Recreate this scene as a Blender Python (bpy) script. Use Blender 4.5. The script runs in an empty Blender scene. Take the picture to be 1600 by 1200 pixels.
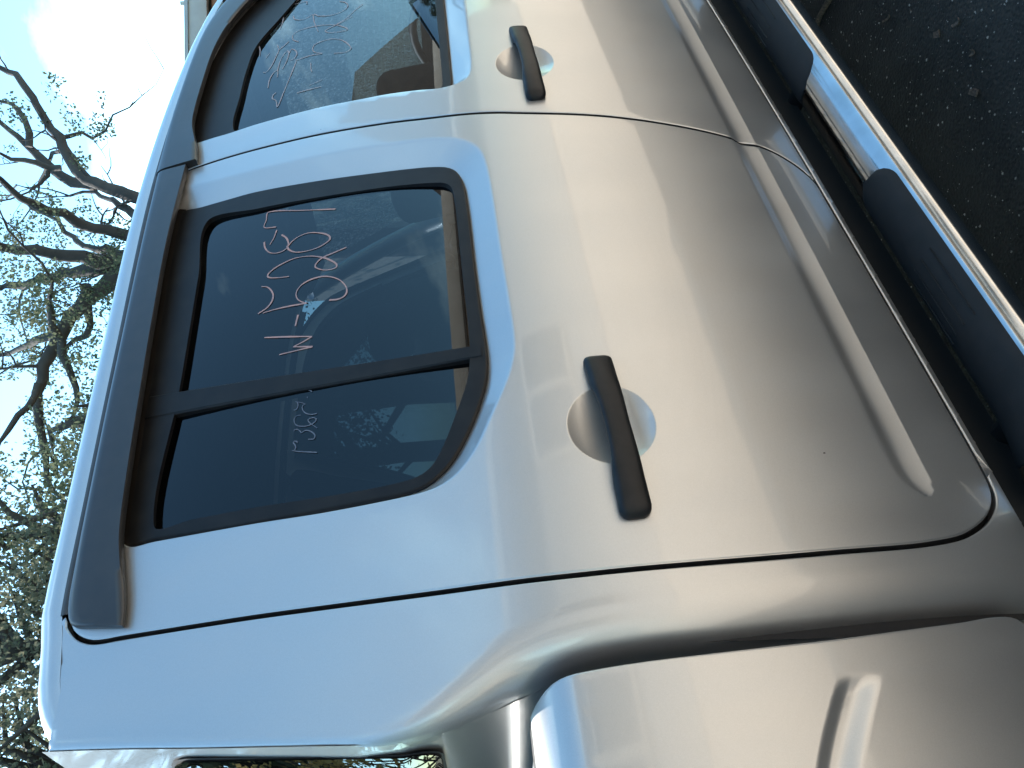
import bpy, bmesh, math, random
import numpy as np
from mathutils import Vector, Matrix
from mathutils.geometry import delaunay_2d_cdt

random.seed(11); rng = np.random.default_rng(11)
sc = bpy.context.scene
COL = sc.collection

# ------------------------------------------------------------------ camera
cam_d = bpy.data.cameras.new('camera'); cam = bpy.data.objects.new('camera', cam_d); COL.objects.link(cam)
_f = 1200.0
_X = np.array([1496, -213, _f]); _X /= np.linalg.norm(_X)
_V = np.array([1230, 15398, _f]); _V = _V - _X * (_V @ _X); _Z = -_V / np.linalg.norm(_V); _Y = np.cross(_Z, _X)
_M = np.array([_X, _Y, _Z])                       # phone held sideways: image left is up
_r, _d, _w = _M[:, 0], _M[:, 1], _M[:, 2]
CAM = np.array([0.0, -0.8445, 1.20])
cam.matrix_world = Matrix([[_d[0], _r[0], -_w[0], CAM[0]], [_d[1], _r[1], -_w[1], CAM[1]], [_d[2], _r[2], -_w[2], CAM[2]], [0, 0, 0, 1]])
cam_d.sensor_width = 36; cam_d.lens = 27.0; cam_d.clip_start = 0.02; cam_d.clip_end = 2000
sc.camera = cam

# ------------------------------------------------------------------ sky, sun, exposure
SUN_AZ = math.radians(-6)      # from +Y towards +X
SUN_EL = math.radians(47)
world = bpy.data.worlds.new('World'); sc.world = world; world.use_nodes = True
nt = world.node_tree; nt.nodes.clear()
out = nt.nodes.new('ShaderNodeOutputWorld'); bg = nt.nodes.new('ShaderNodeBackground'); bg.inputs[1].default_value = 0.15
sky = nt.nodes.new('ShaderNodeTexSky'); sky.sky_type = 'NISHITA'; sky.sun_disc = False
sky.sun_elevation = SUN_EL; sky.sun_rotation = SUN_AZ; sky.altitude = 50; sky.air_density = 1.15; sky.dust_density = 0.7; sky.ozone_density = 0.7
tc = nt.nodes.new('ShaderNodeTexCoord'); mp = nt.nodes.new('ShaderNodeMapping'); mp.inputs['Scale'].default_value = (1, 1, 2.2); mp.inputs['Location'].default_value = (-6.03, 4.14, -8.27)
nz = nt.nodes.new('ShaderNodeTexNoise'); nz.inputs['Scale'].default_value = 1.5; nz.inputs['Detail'].default_value = 8; nz.inputs['Roughness'].default_value = 0.58
cr = nt.nodes.new('ShaderNodeValToRGB'); cr.color_ramp.elements[0].position = 0.555; cr.color_ramp.elements[1].position = 0.72
mixc = nt.nodes.new('ShaderNodeMixRGB'); mixc.inputs[2].default_value = (11, 11.2, 11.8, 1)
ml = nt.nodes.new('ShaderNodeMath'); ml.operation = 'MULTIPLY'; ml.inputs[1].default_value = 0.75
nt.links.new(tc.outputs['Generated'], mp.inputs[0]); nt.links.new(mp.outputs[0], nz.inputs['Vector']); nt.links.new(nz.outputs[0], cr.inputs[0])
nt.links.new(cr.outputs[0], ml.inputs[0]); nt.links.new(ml.outputs[0], mixc.inputs[0]); nt.links.new(sky.outputs[0], mixc.inputs[1])
tint = nt.nodes.new('ShaderNodeMixRGB'); tint.blend_type = 'MULTIPLY'; tint.inputs[0].default_value = 1; tint.inputs[2].default_value = (0.78, 1.13, 1.17, 1)
nt.links.new(mixc.outputs[0], tint.inputs[1]); nt.links.new(tint.outputs[0], bg.inputs[0]); nt.links.new(bg.outputs[0], out.inputs[0])
sun_d = bpy.data.lights.new('sun', 'SUN'); sun_d.energy = 4.2; sun_d.angle = math.radians(0.5); sun_d.color = (1.0, 0.96, 0.90)
sun = bpy.data.objects.new('sun', sun_d); COL.objects.link(sun)
sdir = Vector((math.sin(SUN_AZ) * math.cos(SUN_EL), math.cos(SUN_AZ) * math.cos(SUN_EL), math.sin(SUN_EL)))
sun.rotation_euler = sdir.to_track_quat('Z', 'Y').to_euler()
sc.view_settings.view_transform = 'Standard'; sc.view_settings.look = 'None'; sc.view_settings.gamma = 1
sc.view_settings.exposure = 1.5
sc.view_settings.use_curve_mapping = False
sc.render.engine = 'CYCLES'
sc.cycles.max_bounces = 10; sc.cycles.transparent_max_bounces = 16; sc.cycles.glossy_bounces = 6; sc.cycles.transmission_bounces = 8
sc.cycles.use_denoising = True

# ---- outlines and lines in metres (x along the truck, z up) ----
WA = [[(1.2487, 1.4013), (1.2821, 1.4741), (1.3161, 1.5487), (1.2924, 1.551), (1.2692, 1.5532), (1.2571, 1.5268)],
  [(1.2464, 1.5244), (1.2248, 1.5284), (1.2072, 1.5355)],
  [(1.2218, 1.5486), (1.2035, 1.5453), (1.1842, 1.5348), (1.1749, 1.5211), (1.1731, 1.5067), (1.1789, 1.4972), (1.1903, 1.4952), (1.2096, 1.501), (1.2256, 1.5124)],
  [(1.1852, 1.4977), (1.1705, 1.4923), (1.1563, 1.4772), (1.1489, 1.4544), (1.1486, 1.4322), (1.1551, 1.4159), (1.1621, 1.4093), (1.1738, 1.4126), (1.1888, 1.4286), (1.2021, 1.4547), (1.2012, 1.4746), (1.1932, 1.4883), (1.1839, 1.4947)],
  [(1.1225, 1.3753), (1.1185, 1.4008), (1.1146, 1.4224), (1.1058, 1.4328), (1.0955, 1.4355), (1.0827, 1.4236), (1.0755, 1.4099), (1.0753, 1.3939), (1.0848, 1.3943), (1.1057, 1.4111), (1.1216, 1.4309), (1.1334, 1.4535), (1.1395, 1.4788), (1.1366, 1.5009), (1.1295, 1.5199), (1.1205, 1.5303), (1.1131, 1.531), (1.1059, 1.5234), (1.0978, 1.5034), (1.0927, 1.4865)],
  [(0.9947, 1.404), (0.99, 1.3885), (0.9923, 1.3771), (1.0007, 1.3722), (1.0155, 1.3739), (1.0363, 1.3848), (1.0524, 1.4011), (1.0624, 1.42), (1.0643, 1.4414), (1.0588, 1.4584), (1.0479, 1.4671), (1.0361, 1.4689), (1.0215, 1.464), (1.0089, 1.4527), (1.0051, 1.4459), (1.0113, 1.4778), (1.0158, 1.5099), (1.0166, 1.5313)],
  [(1.0903, 1.5413), (1.0841, 1.5297), (1.0707, 1.5202), (1.0555, 1.5148), (1.0397, 1.5161), (1.0271, 1.5243), (1.0191, 1.541)],
  [(0.982, 1.4614), (0.9691, 1.4631), (0.9563, 1.4648)],
  [(0.9523, 1.522), (0.9358, 1.4774), (0.9182, 1.4321)],
  [(0.9182, 1.4321), (0.9121, 1.448), (0.9075, 1.4652)],
  [(0.9075, 1.4652), (0.8939, 1.4296)],
  [(0.8939, 1.4296), (0.8965, 1.4594), (0.8994, 1.4897)]]
WB = [[(0.8208, 1.4473), (0.8163, 1.4387), (0.803, 1.4237)],
  [(0.8087, 1.44), (0.7952, 1.4251)],
  [(0.7875, 1.4325), (0.7847, 1.4327)],
  [(0.7846, 1.4526), (0.7738, 1.4356), (0.7719, 1.4401), (0.7648, 1.4397), (0.7563, 1.4351), (0.7505, 1.4279), (0.7478, 1.4197), (0.7481, 1.4146)],
  [(0.7846, 1.4526), (0.7812, 1.4489), (0.7731, 1.4478), (0.7682, 1.4498), (0.7677, 1.4544)],
  [(0.7538, 1.4419), (0.7548, 1.4489), (0.7499, 1.4526), (0.7428, 1.4516), (0.7352, 1.447), (0.7306, 1.4381), (0.7286, 1.4289), (0.73, 1.4211), (0.7336, 1.4156), (0.7383, 1.4158), (0.7416, 1.4217), (0.7417, 1.428), (0.738, 1.4289), (0.729, 1.4221), (0.7186, 1.4126)],
  [(0.7254, 1.4515), (0.7286, 1.4512), (0.7275, 1.4459), (0.7226, 1.4411), (0.7176, 1.4379), (0.7207, 1.4353), (0.7202, 1.4296), (0.7153, 1.4225), (0.7089, 1.4171), (0.7038, 1.4154), (0.6999, 1.4172), (0.7021, 1.4263)],
  [(0.7018, 1.4437), (0.7065, 1.4479), (0.7049, 1.4512), (0.6985, 1.4474), (0.6935, 1.446), (0.6895, 1.4474)],
  [(0.6896, 1.4519), (0.6843, 1.4409), (0.673, 1.4109)]]
WC = [[(2.2722, 1.6054), (2.2396, 1.5943), (2.1989, 1.5935), (2.1647, 1.598)],
  [(2.3121, 1.5534), (2.2943, 1.5645), (2.2782, 1.5278), (2.2581, 1.5251)],
  [(2.2163, 1.5626), (2.1916, 1.5567), (2.1697, 1.5378), (2.164, 1.5189), (2.172, 1.501), (2.1449, 1.4812), (2.1251, 1.4544), (2.1164, 1.4284), (2.1223, 1.4082), (2.1377, 1.3997), (2.1661, 1.4069), (2.1902, 1.4259)],
  [(2.172, 1.501), (2.1262, 1.4957), (2.0527, 1.4801)],
  [(2.1146, 1.3573), (2.0975, 1.3771), (2.0682, 1.4015), (2.0514, 1.431), (2.0458, 1.4508), (2.0394, 1.4593), (2.0218, 1.4497), (2.005, 1.4243), (1.9964, 1.3994), (2.0023, 1.3971), (2.0315, 1.4153), (2.0554, 1.4361), (2.0854, 1.478), (2.1007, 1.5148), (2.1044, 1.5436), (2.0886, 1.554), (2.0626, 1.5507), (2.0383, 1.5336)],
  [(2.0651, 1.3839), (2.0544, 1.4111), (2.0473, 1.4358)],
  [(1.8942, 1.4297), (1.8772, 1.396), (1.8877, 1.3845), (1.9452, 1.4076), (1.9756, 1.4354), (1.9862, 1.4629), (1.9828, 1.4849), (1.9618, 1.4899), (1.9394, 1.4825), (1.9174, 1.4619), (1.9311, 1.4942), (1.9357, 1.5337)],
  [(1.9489, 1.5519), (1.9496, 1.5396), (1.9694, 1.5337), (1.9967, 1.5407), (2.0099, 1.5518), (1.9911, 1.5566)],
  [(1.9297, 1.532), (1.8632, 1.5428), (1.7885, 1.5557), (1.7324, 1.5661), (1.7657, 1.5726), (1.7835, 1.5836), (1.8001, 1.5828), (1.8065, 1.5763)],
  [(1.8479, 1.6018), (1.8902, 1.6011), (1.9205, 1.5916), (1.9214, 1.583), (1.8844, 1.5797)],
  [(1.9189, 1.5828), (1.9733, 1.5789), (2.0053, 1.5691), (2.0099, 1.5619), (1.9869, 1.5575), (1.9463, 1.5617), (1.9186, 1.5692)],
  [(1.9445, 1.6251), (1.9377, 1.6157), (1.9618, 1.603), (2.0042, 1.5943), (2.0357, 1.5895), (2.0718, 1.5967)],
  [(2.0357, 1.5895), (2.0471, 1.5777), (2.0637, 1.5624)],
  [(1.7771, 1.4872), (1.7813, 1.4552)],
  [(1.764, 1.5188), (1.7561, 1.4814), (1.7498, 1.4559)],
  [(1.8908, 1.4906), (1.862, 1.4888), (1.8415, 1.4852)],
  [(2.1169, 1.6551), (2.0856, 1.6485), (2.0475, 1.6455)],
  [(2.0198, 1.6253), (2.0402, 1.6157)]]
LIMBS = [(0.2, [(10.77, 8.1, 5.4), (11.32, 7.39, 6.27), (11.47, 7.42, 6.61), (11.66, 7.39, 7.02), (11.87, 7.33, 7.31), (12.16, 7.13, 7.51), (12.45, 6.94, 7.6), (12.71, 6.77, 7.81), (12.96, 6.61, 8.02), (13.21, 6.45, 8.11), (13.43, 6.33, 8.28), (13.59, 6.32, 8.48), (13.75, 6.31, 8.69)]), (0.16, [(12.54, 8.02, 7.46), (12.74, 7.98, 7.96), (12.93, 7.95, 8.33), (13.24, 7.73, 8.6), (13.49, 7.61, 8.78), (13.7, 7.53, 9.04), (13.91, 7.47, 9.28)]), (0.1, [(13.27, 7.61, 8.66), (13.67, 7.33, 8.67), (13.95, 7.23, 8.79), (14.15, 7.27, 9.03), (14.36, 7.29, 9.33)]), (0.09, [(12.62, 7.65, 7.95), (12.61, 7.53, 8.28), (12.61, 7.4, 8.66), (12.61, 7.28, 8.82)]), (0.14, [(10.77, 8.1, 5.4), (11.13, 7.65, 6.32), (11.74, 7.84, 6.94), (12.35, 8.02, 7.42)]), (0.19, [(10.77, 8.1, 5.4), (10.92, 7.92, 6.53), (10.86, 7.69, 6.96), (10.77, 7.5, 7.18), (10.72, 7.26, 7.31), (10.64, 7.05, 7.4), (10.5, 6.92, 7.55), (10.43, 6.7, 7.62), (10.36, 6.48, 7.65), (10.31, 6.23, 7.64)]), (0.13, [(10.77, 8.1, 5.4), (10.72, 8.16, 6.67), (11.05, 8.33, 7.26), (11.44, 8.41, 7.66), (11.83, 8.51, 8.02), (12.26, 8.54, 8.3), (12.63, 8.66, 8.67)]), (0.27, [(10.77, 8.1, 5.4), (10.62, 8.28, 6.66), (10.57, 8.1, 7.06), (10.51, 7.94, 7.5), (10.45, 7.78, 7.93), (10.42, 7.58, 8.33)]), (0.24, [(10.77, 8.1, 5.4), (10.58, 8.33, 6.73), (10.76, 8.46, 7.36), (10.89, 8.65, 7.9), (11.01, 8.86, 8.58), (11.11, 9.08, 9.26)]), (0.25, [(10.77, 8.1, 5.4), (10.53, 8.38, 6.74), (10.25, 8.53, 7.16), (9.99, 8.64, 7.41), (9.66, 8.82, 7.68), (9.37, 8.95, 7.87), (9.11, 9.05, 8.0), (8.72, 9.24, 8.05), (8.32, 9.43, 8.05), (7.92, 9.6, 7.94), (7.64, 9.67, 7.83)]), (0.1, [(9.21, 8.5, 7.52), (9.28, 8.19, 7.54), (9.36, 7.85, 7.41), (9.43, 7.52, 7.24)]), (0.12, [(9.72, 8.98, 7.86), (9.82, 9.24, 8.32), (9.94, 9.49, 8.8), (10.05, 9.74, 9.27)]), (0.12, [(10.17, 8.3, 7.22), (10.03, 8.61, 7.28), (9.95, 8.85, 7.24), (9.89, 9.05, 7.38), (9.83, 9.25, 7.63), (9.8, 9.43, 7.97)]), (0.11, [(9.31, 8.69, 7.57), (9.03, 8.93, 7.57), (8.81, 9.09, 7.43), (8.62, 9.22, 7.31), (8.36, 9.4, 7.32), (8.27, 9.44, 7.46)]), (0.1, [(8.61, 8.96, 7.88), (8.17, 9.05, 8.0), (7.89, 9.0, 8.1), (7.53, 9.0, 8.18)]), (0.06, [(12.72, 7.11, 7.74), (12.82, 7.05, 7.46), (12.8, 7.18, 7.3), (12.79, 7.28, 7.17), (12.93, 7.15, 7.04)]), (0.06, [(12.95, 7.53, 7.99), (13.21, 7.73, 8.37), (13.29, 8.2, 8.63), (13.36, 8.67, 8.99)]), (0.06, [(12.62, 7.64, 8.17), (12.4, 7.78, 8.25), (12.23, 7.85, 8.49)])]
LEAF_CLUSTERS = [((11.64, 5.55, 6.9), 0.35), ((11.15, 5.52, 6.08), 0.2), ((11.83, 6.27, 6.97), 0.4), ((11.07, 5.99, 6.34), 0.25), ((10.97, 5.6, 7.34), 0.45), ((11.53, 6.79, 7.01), 0.3), ((12.31, 8.63, 8.7), 0.55), ((11.88, 8.55, 9.0), 0.55), ((11.75, 8.51, 8.17), 0.45), ((10.19, 7.6, 7.97), 0.55), ((10.75, 8.54, 8.15), 0.6), ((9.76, 8.35, 7.91), 0.65), ((9.38, 8.26, 7.96), 0.65), ((9.33, 7.99, 7.24), 0.45), ((9.0, 8.83, 7.42), 0.45), ((10.63, 10.52, 9.12), 0.55), ((10.44, 10.26, 9.41), 0.6), ((9.58, 10.9, 8.19), 0.5)]

# ------------------------------------------------------------------ materials
def lnk(t, a, b): t.links.new(a, b)
def mat(name, base, rough=0.5, metal=0.0, coat=0.0, spec=0.5, noise=None, bump=None, coat_rough=0.03, trans=0.0):
    """noise=(scale, amount, second colour); bump=(scale, strength, distance)"""
    m = bpy.data.materials.new(name); m.use_nodes = True; t = m.node_tree; b = t.nodes['Principled BSDF']
    b.inputs['Base Color'].default_value = (*base, 1); b.inputs['Roughness'].default_value = rough; b.inputs['Metallic'].default_value = metal
    b.inputs['Coat Weight'].default_value = coat; b.inputs['Coat Roughness'].default_value = coat_rough; b.inputs['Specular IOR Level'].default_value = spec
    if noise or bump:
        c = t.nodes.new('ShaderNodeTexCoord')
    if noise:
        n = t.nodes.new('ShaderNodeTexNoise'); n.inputs['Scale'].default_value = noise[0]; n.inputs['Detail'].default_value = 6
        r = t.nodes.new('ShaderNodeValToRGB'); r.color_ramp.elements[0].position = 0.35; r.color_ramp.elements[1].position = 0.7
        r.color_ramp.elements[0].color = (*base, 1); r.color_ramp.elements[1].color = (*noise[2], 1)
        lnk(t, c.outputs['Object'], n.inputs['Vector']); lnk(t, n.outputs[0], r.inputs[0]); lnk(t, r.outputs[0], b.inputs['Base Color'])
    if bump:
        n2 = t.nodes.new('ShaderNodeTexNoise'); n2.inputs['Scale'].default_value = bump[0]; n2.inputs['Detail'].default_value = 4
        bp = t.nodes.new('ShaderNodeBump'); bp.inputs['Strength'].default_value = bump[1]; bp.inputs['Distance'].default_value = bump[2]
        lnk(t, c.outputs['Object'], n2.inputs['Vector']); lnk(t, n2.outputs[0], bp.inputs['Height']); lnk(t, bp.outputs[0], b.inputs['Normal'])
    return m

def paint_mat():
    m = bpy.data.materials.new('silver_paint'); m.use_nodes = True; t = m.node_tree; b = t.nodes['Principled BSDF']
    b.inputs['Metallic'].default_value = 0.82; b.inputs['Coat Weight'].default_value = 0.8; b.inputs['Coat IOR'].default_value = 1.5
    c = t.nodes.new('ShaderNodeTexCoord')
    # flakes
    v = t.nodes.new('ShaderNodeTexVoronoi'); v.inputs['Scale'].default_value = 2600
    fr = t.nodes.new('ShaderNodeMixRGB'); fr.blend_type = 'MIX'; fr.inputs[1].default_value = (0.40, 0.40, 0.395, 1); fr.inputs[2].default_value = (0.48, 0.48, 0.475, 1)
    lnk(t, c.outputs['Object'], v.inputs['Vector']); lnk(t, v.outputs['Color'], fr.inputs[0])
    # small stone nicks
    v2 = t.nodes.new('ShaderNodeTexVoronoi'); v2.inputs['Scale'].default_value = 15; v2.inputs['Randomness'].default_value = 1.0
    mpn = t.nodes.new('ShaderNodeMapping'); mpn.inputs['Scale'].default_value = (1, 1, 0.55)
    nd = t.nodes.new('ShaderNodeTexNoise'); nd.inputs['Scale'].default_value = 160; nd.inputs['Detail'].default_value = 2
    lnk(t, c.outputs['Object'], mpn.inputs[0]); lnk(t, mpn.outputs[0], v2.inputs['Vector']); lnk(t, c.outputs['Object'], nd.inputs['Vector'])
    ad = t.nodes.new('ShaderNodeMath'); ad.operation = 'MULTIPLY_ADD'; ad.inputs[1].default_value = 0.05; lnk(t, nd.outputs[0], ad.inputs[0]); lnk(t, v2.outputs['Distance'], ad.inputs[2])
    lt = t.nodes.new('ShaderNodeMath'); lt.operation = 'LESS_THAN'; lt.inputs[1].default_value = 0.046; lnk(t, ad.outputs[0], lt.inputs[0])
    sp = t.nodes.new('ShaderNodeSeparateColor'); lnk(t, v2.outputs['Color'], sp.inputs[0])
    gt = t.nodes.new('ShaderNodeMath'); gt.operation = 'GREATER_THAN'; gt.inputs[1].default_value = 0.80; lnk(t, sp.outputs[0], gt.inputs[0])
    mu = t.nodes.new('ShaderNodeMath'); mu.operation = 'MULTIPLY'; lnk(t, lt.outputs[0], mu.inputs[0]); lnk(t, gt.outputs[0], mu.inputs[1])
    mx = t.nodes.new('ShaderNodeMixRGB'); mx.inputs[2].default_value = (0.06, 0.055, 0.05, 1)
    lnk(t, mu.outputs[0], mx.inputs[0]); lnk(t, fr.outputs[0], mx.inputs[1]); lnk(t, mx.outputs[0], b.inputs['Base Color'])
    # dusty film: roughness and coat roughness wander
    n = t.nodes.new('ShaderNodeTexNoise'); n.inputs['Scale'].default_value = 3.0; n.inputs['Detail'].default_value = 5
    mp2 = t.nodes.new('ShaderNodeMapping'); mp2.inputs['Scale'].default_value = (2.4, 1, 0.7)
    lnk(t, c.outputs['Object'], mp2.inputs[0]); lnk(t, mp2.outputs[0], n.inputs['Vector'])
    mr = t.nodes.new('ShaderNodeMapRange'); mr.inputs[1].default_value = 0.1; mr.inputs[2].default_value = 0.9; mr.inputs[3].default_value = 0.36; mr.inputs[4].default_value = 0.47
    lnk(t, n.outputs[0], mr.inputs[0]); lnk(t, mr.outputs[0], b.inputs['Roughness'])
    mr2 = t.nodes.new('ShaderNodeMapRange'); mr2.inputs[1].default_value = 0.1; mr2.inputs[2].default_value = 0.9; mr2.inputs[3].default_value = 0.03; mr2.inputs[4].default_value = 0.06
    lnk(t, n.outputs[0], mr2.inputs[0]); lnk(t, mr2.outputs[0], b.inputs['Coat Roughness'])
    mm = t.nodes.new('ShaderNodeMapRange'); mm.inputs[1].default_value = 0.3; mm.inputs[2].default_value = 0.7; mm.inputs[3].default_value = 0.92; mm.inputs[4].default_value = 0.80
    n5 = t.nodes.new('ShaderNodeTexNoise'); n5.inputs['Scale'].default_value = 5; n5.inputs['Detail'].default_value = 8; n5.inputs['Roughness'].default_value = 0.65
    mp5 = t.nodes.new('ShaderNodeMapping'); mp5.inputs['Scale'].default_value = (1.8, 1, 0.6); lnk(t, c.outputs['Object'], mp5.inputs[0]); lnk(t, mp5.outputs[0], n5.inputs['Vector']); lnk(t, n5.outputs[0], mm.inputs[0]); lnk(t, mm.outputs[0], b.inputs['Metallic'])
    # orange peel and very soft panel waviness
    n2 = t.nodes.new('ShaderNodeTexNoise'); n2.inputs['Scale'].default_value = 9; n2.inputs['Detail'].default_value = 1
    bp = t.nodes.new('ShaderNodeBump'); bp.inputs['Strength'].default_value = 0.06; bp.inputs['Distance'].default_value = 0.004
    lnk(t, c.outputs['Object'], n2.inputs['Vector']); lnk(t, n2.outputs[0], bp.inputs['Height']); lnk(t, bp.outputs[0], b.inputs['Coat Normal'])
    return m

def glass_mat(name, tint, dirt=0.0, dirt_scale=60.0):
    m = bpy.data.materials.new(name); m.use_nodes = True; t = m.node_tree; t.nodes.clear()
    o = t.nodes.new('ShaderNodeOutputMaterial'); tr = t.nodes.new('ShaderNodeBsdfTransparent'); tr.inputs[0].default_value = (*tint, 1)
    gl = t.nodes.new('ShaderNodeBsdfGlossy'); gl.inputs['Roughness'].default_value = 0.004; gl.inputs['Color'].default_value = (1, 1, 1, 1)
    fr = t.nodes.new('ShaderNodeFresnel'); fr.inputs[0].default_value = 1.45
    mx = t.nodes.new('ShaderNodeMixShader')
    src = tr.outputs[0]
    if dirt > 0:
        tl = t.nodes.new('ShaderNodeBsdfTranslucent'); tl.inputs[0].default_value = (0.75, 0.85, 0.85, 1)
        c = t.nodes.new('ShaderNodeTexCoord'); mp_ = t.nodes.new('ShaderNodeMapping'); mp_.inputs['Scale'].default_value = (1, 2.5, 0.8)
        n = t.nodes.new('ShaderNodeTexNoise'); n.inputs['Scale'].default_value = dirt_scale; n.inputs['Detail'].default_value = 5
        r = t.nodes.new('ShaderNodeValToRGB'); r.color_ramp.elements[0].position = 0.50; r.color_ramp.elements[1].position = 0.74
        lnk(t, c.outputs['Object'], mp_.inputs[0]); lnk(t, mp_.outputs[0], n.inputs['Vector']); lnk(t, n.outputs[0], r.inputs[0])
        ma = t.nodes.new('ShaderNodeMath'); ma.operation = 'MULTIPLY'; ma.inputs[1].default_value = dirt; lnk(t, r.outputs[0], ma.inputs[0])
        m2 = t.nodes.new('ShaderNodeMixShader'); lnk(t, ma.outputs[0], m2.inputs[0]); lnk(t, tr.outputs[0], m2.inputs[1]); lnk(t, tl.outputs[0], m2.inputs[2]); src = m2.outputs[0]
    lnk(t, fr.outputs[0], mx.inputs[0]); lnk(t, src, mx.inputs[1]); lnk(t, gl.outputs[0], mx.inputs[2]); lnk(t, mx.outputs[0], o.inputs[0])
    return m

def leaf_mat(name, c1, c2, tl=0.35):
    m = bpy.data.materials.new(name); m.use_nodes = True; t = m.node_tree; t.nodes.clear()
    o = t.nodes.new('ShaderNodeOutputMaterial'); d = t.nodes.new('ShaderNodeBsdfDiffuse'); l = t.nodes.new('ShaderNodeBsdfTranslucent'); mx = t.nodes.new('ShaderNodeMixShader'); mx.inputs[0].default_value = tl
    c = t.nodes.new('ShaderNodeTexCoord'); n = t.nodes.new('ShaderNodeTexNoise'); n.inputs['Scale'].default_value = 1.6; n.inputs['Detail'].default_value = 5
    r = t.nodes.new('ShaderNodeValToRGB'); r.color_ramp.elements[0].color = (*c1, 1); r.color_ramp.elements[1].color = (*c2, 1); r.color_ramp.elements[0].position = .35; r.color_ramp.elements[1].position = .65
    lnk(t, c.outputs['Object'], n.inputs['Vector']); lnk(t, n.outputs[0], r.inputs[0]); lnk(t, r.outputs[0], d.inputs[0]); lnk(t, r.outputs[0], l.inputs[0])
    lnk(t, d.outputs[0], mx.inputs[1]); lnk(t, l.outputs[0], mx.inputs[2]); lnk(t, mx.outputs[0], o.inputs[0])
    return m

PAINT = paint_mat()
VISOR = mat('black_acrylic', (0.016, 0.018, 0.021), 0.34, spec=0.5, noise=(40, 1, (0.022, 0.023, 0.025)), bump=(900, 0.06, 0.0006))
RUBBER = mat('black_rubber', (0.018, 0.018, 0.019), 0.55, noise=(25, 1, (0.03, 0.028, 0.026)))
SASH = mat('dull_black_sash', (0.007, 0.006, 0.005), 0.5, spec=0.25, noise=(12, 1, (0.012, 0.010, 0.009)))
TRIMB = mat('black_window_trim', (0.005, 0.005, 0.006), 0.45, spec=0.22, noise=(30, 1, (0.010, 0.010, 0.010)))
GRIPM = mat('black_handle_plastic', (0.004, 0.005, 0.006), 0.46, spec=0.28, bump=(700, 0.08, 0.0005), noise=(60, 1, (0.009, 0.009, 0.010)))
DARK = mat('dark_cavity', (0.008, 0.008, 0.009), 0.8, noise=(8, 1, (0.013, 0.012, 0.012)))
CHROME = mat('polished_steel', (0.50, 0.50, 0.50), 0.13, 1.0, noise=(18, 1, (0.40, 0.40, 0.395)), bump=(60, 0.02, 0.001))
TREAD = mat('black_step_rubber', (0.008, 0.009, 0.010), 0.7, spec=0.3, noise=(30, 1, (0.013, 0.013, 0.014)), bump=(300, 0.15, 0.001))
TREAD2 = mat('worn_step_tread', (0.006, 0.006, 0.007), 0.75, noise=(40, 1, (0.008, 0.008, 0.008)), spec=0.3)
FABRIC = mat('grey_seat_fabric', (0.035, 0.037, 0.042), 0.9, noise=(120, 1, (0.05, 0.052, 0.058)), bump=(400, 0.3, 0.001))
LINER = mat('grey_headlining', (0.09, 0.09, 0.09), 0.95, noise=(60, 1, (0.12, 0.12, 0.12)))
PLAST = mat('dark_cabin_plastic', (0.03, 0.032, 0.036), 0.6, noise=(80, 1, (0.04, 0.042, 0.046)))
G_REAR = glass_mat('privacy_glass', (0.060, 0.080, 0.10))
G_FRONT = glass_mat('door_glass', (0.16, 0.21, 0.25))
G_SCREEN = glass_mat('windscreen_glass', (0.50, 0.72, 0.72), 0.30, 85)
G_BACK = glass_mat('back_glass', (0.07, 0.075, 0.075))
G_FAR = glass_mat('far_door_glass', (0.09, 0.12, 0.14))
INK = mat('pink_paint_marker', (0.36, 0.23, 0.22), 0.8, noise=(60, 1, (0.22, 0.17, 0.19)))
INK2 = mat('faded_paint_marker', (0.10, 0.13, 0.18), 0.8, noise=(250, 1, (0.06, 0.08, 0.12)))
INK3 = mat('white_paint_marker', (0.30, 0.29, 0.32), 0.8, noise=(60, 1, (0.20, 0.20, 0.23)))
TYRE = mat('tyre_rubber', (0.02, 0.02, 0.02), 0.8, noise=(20, 1, (0.03, 0.029, 0.027)))
ALLOY = mat('alloy_wheel', (0.55, 0.55, 0.55), 0.3, 0.9, noise=(20, 1, (0.48, 0.48, 0.48)))
REDL = mat('red_lamp_lens', (0.35, 0.01, 0.01), 0.1, coat=1, noise=(20, 1, (0.3, 0.01, 0.01)))

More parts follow.
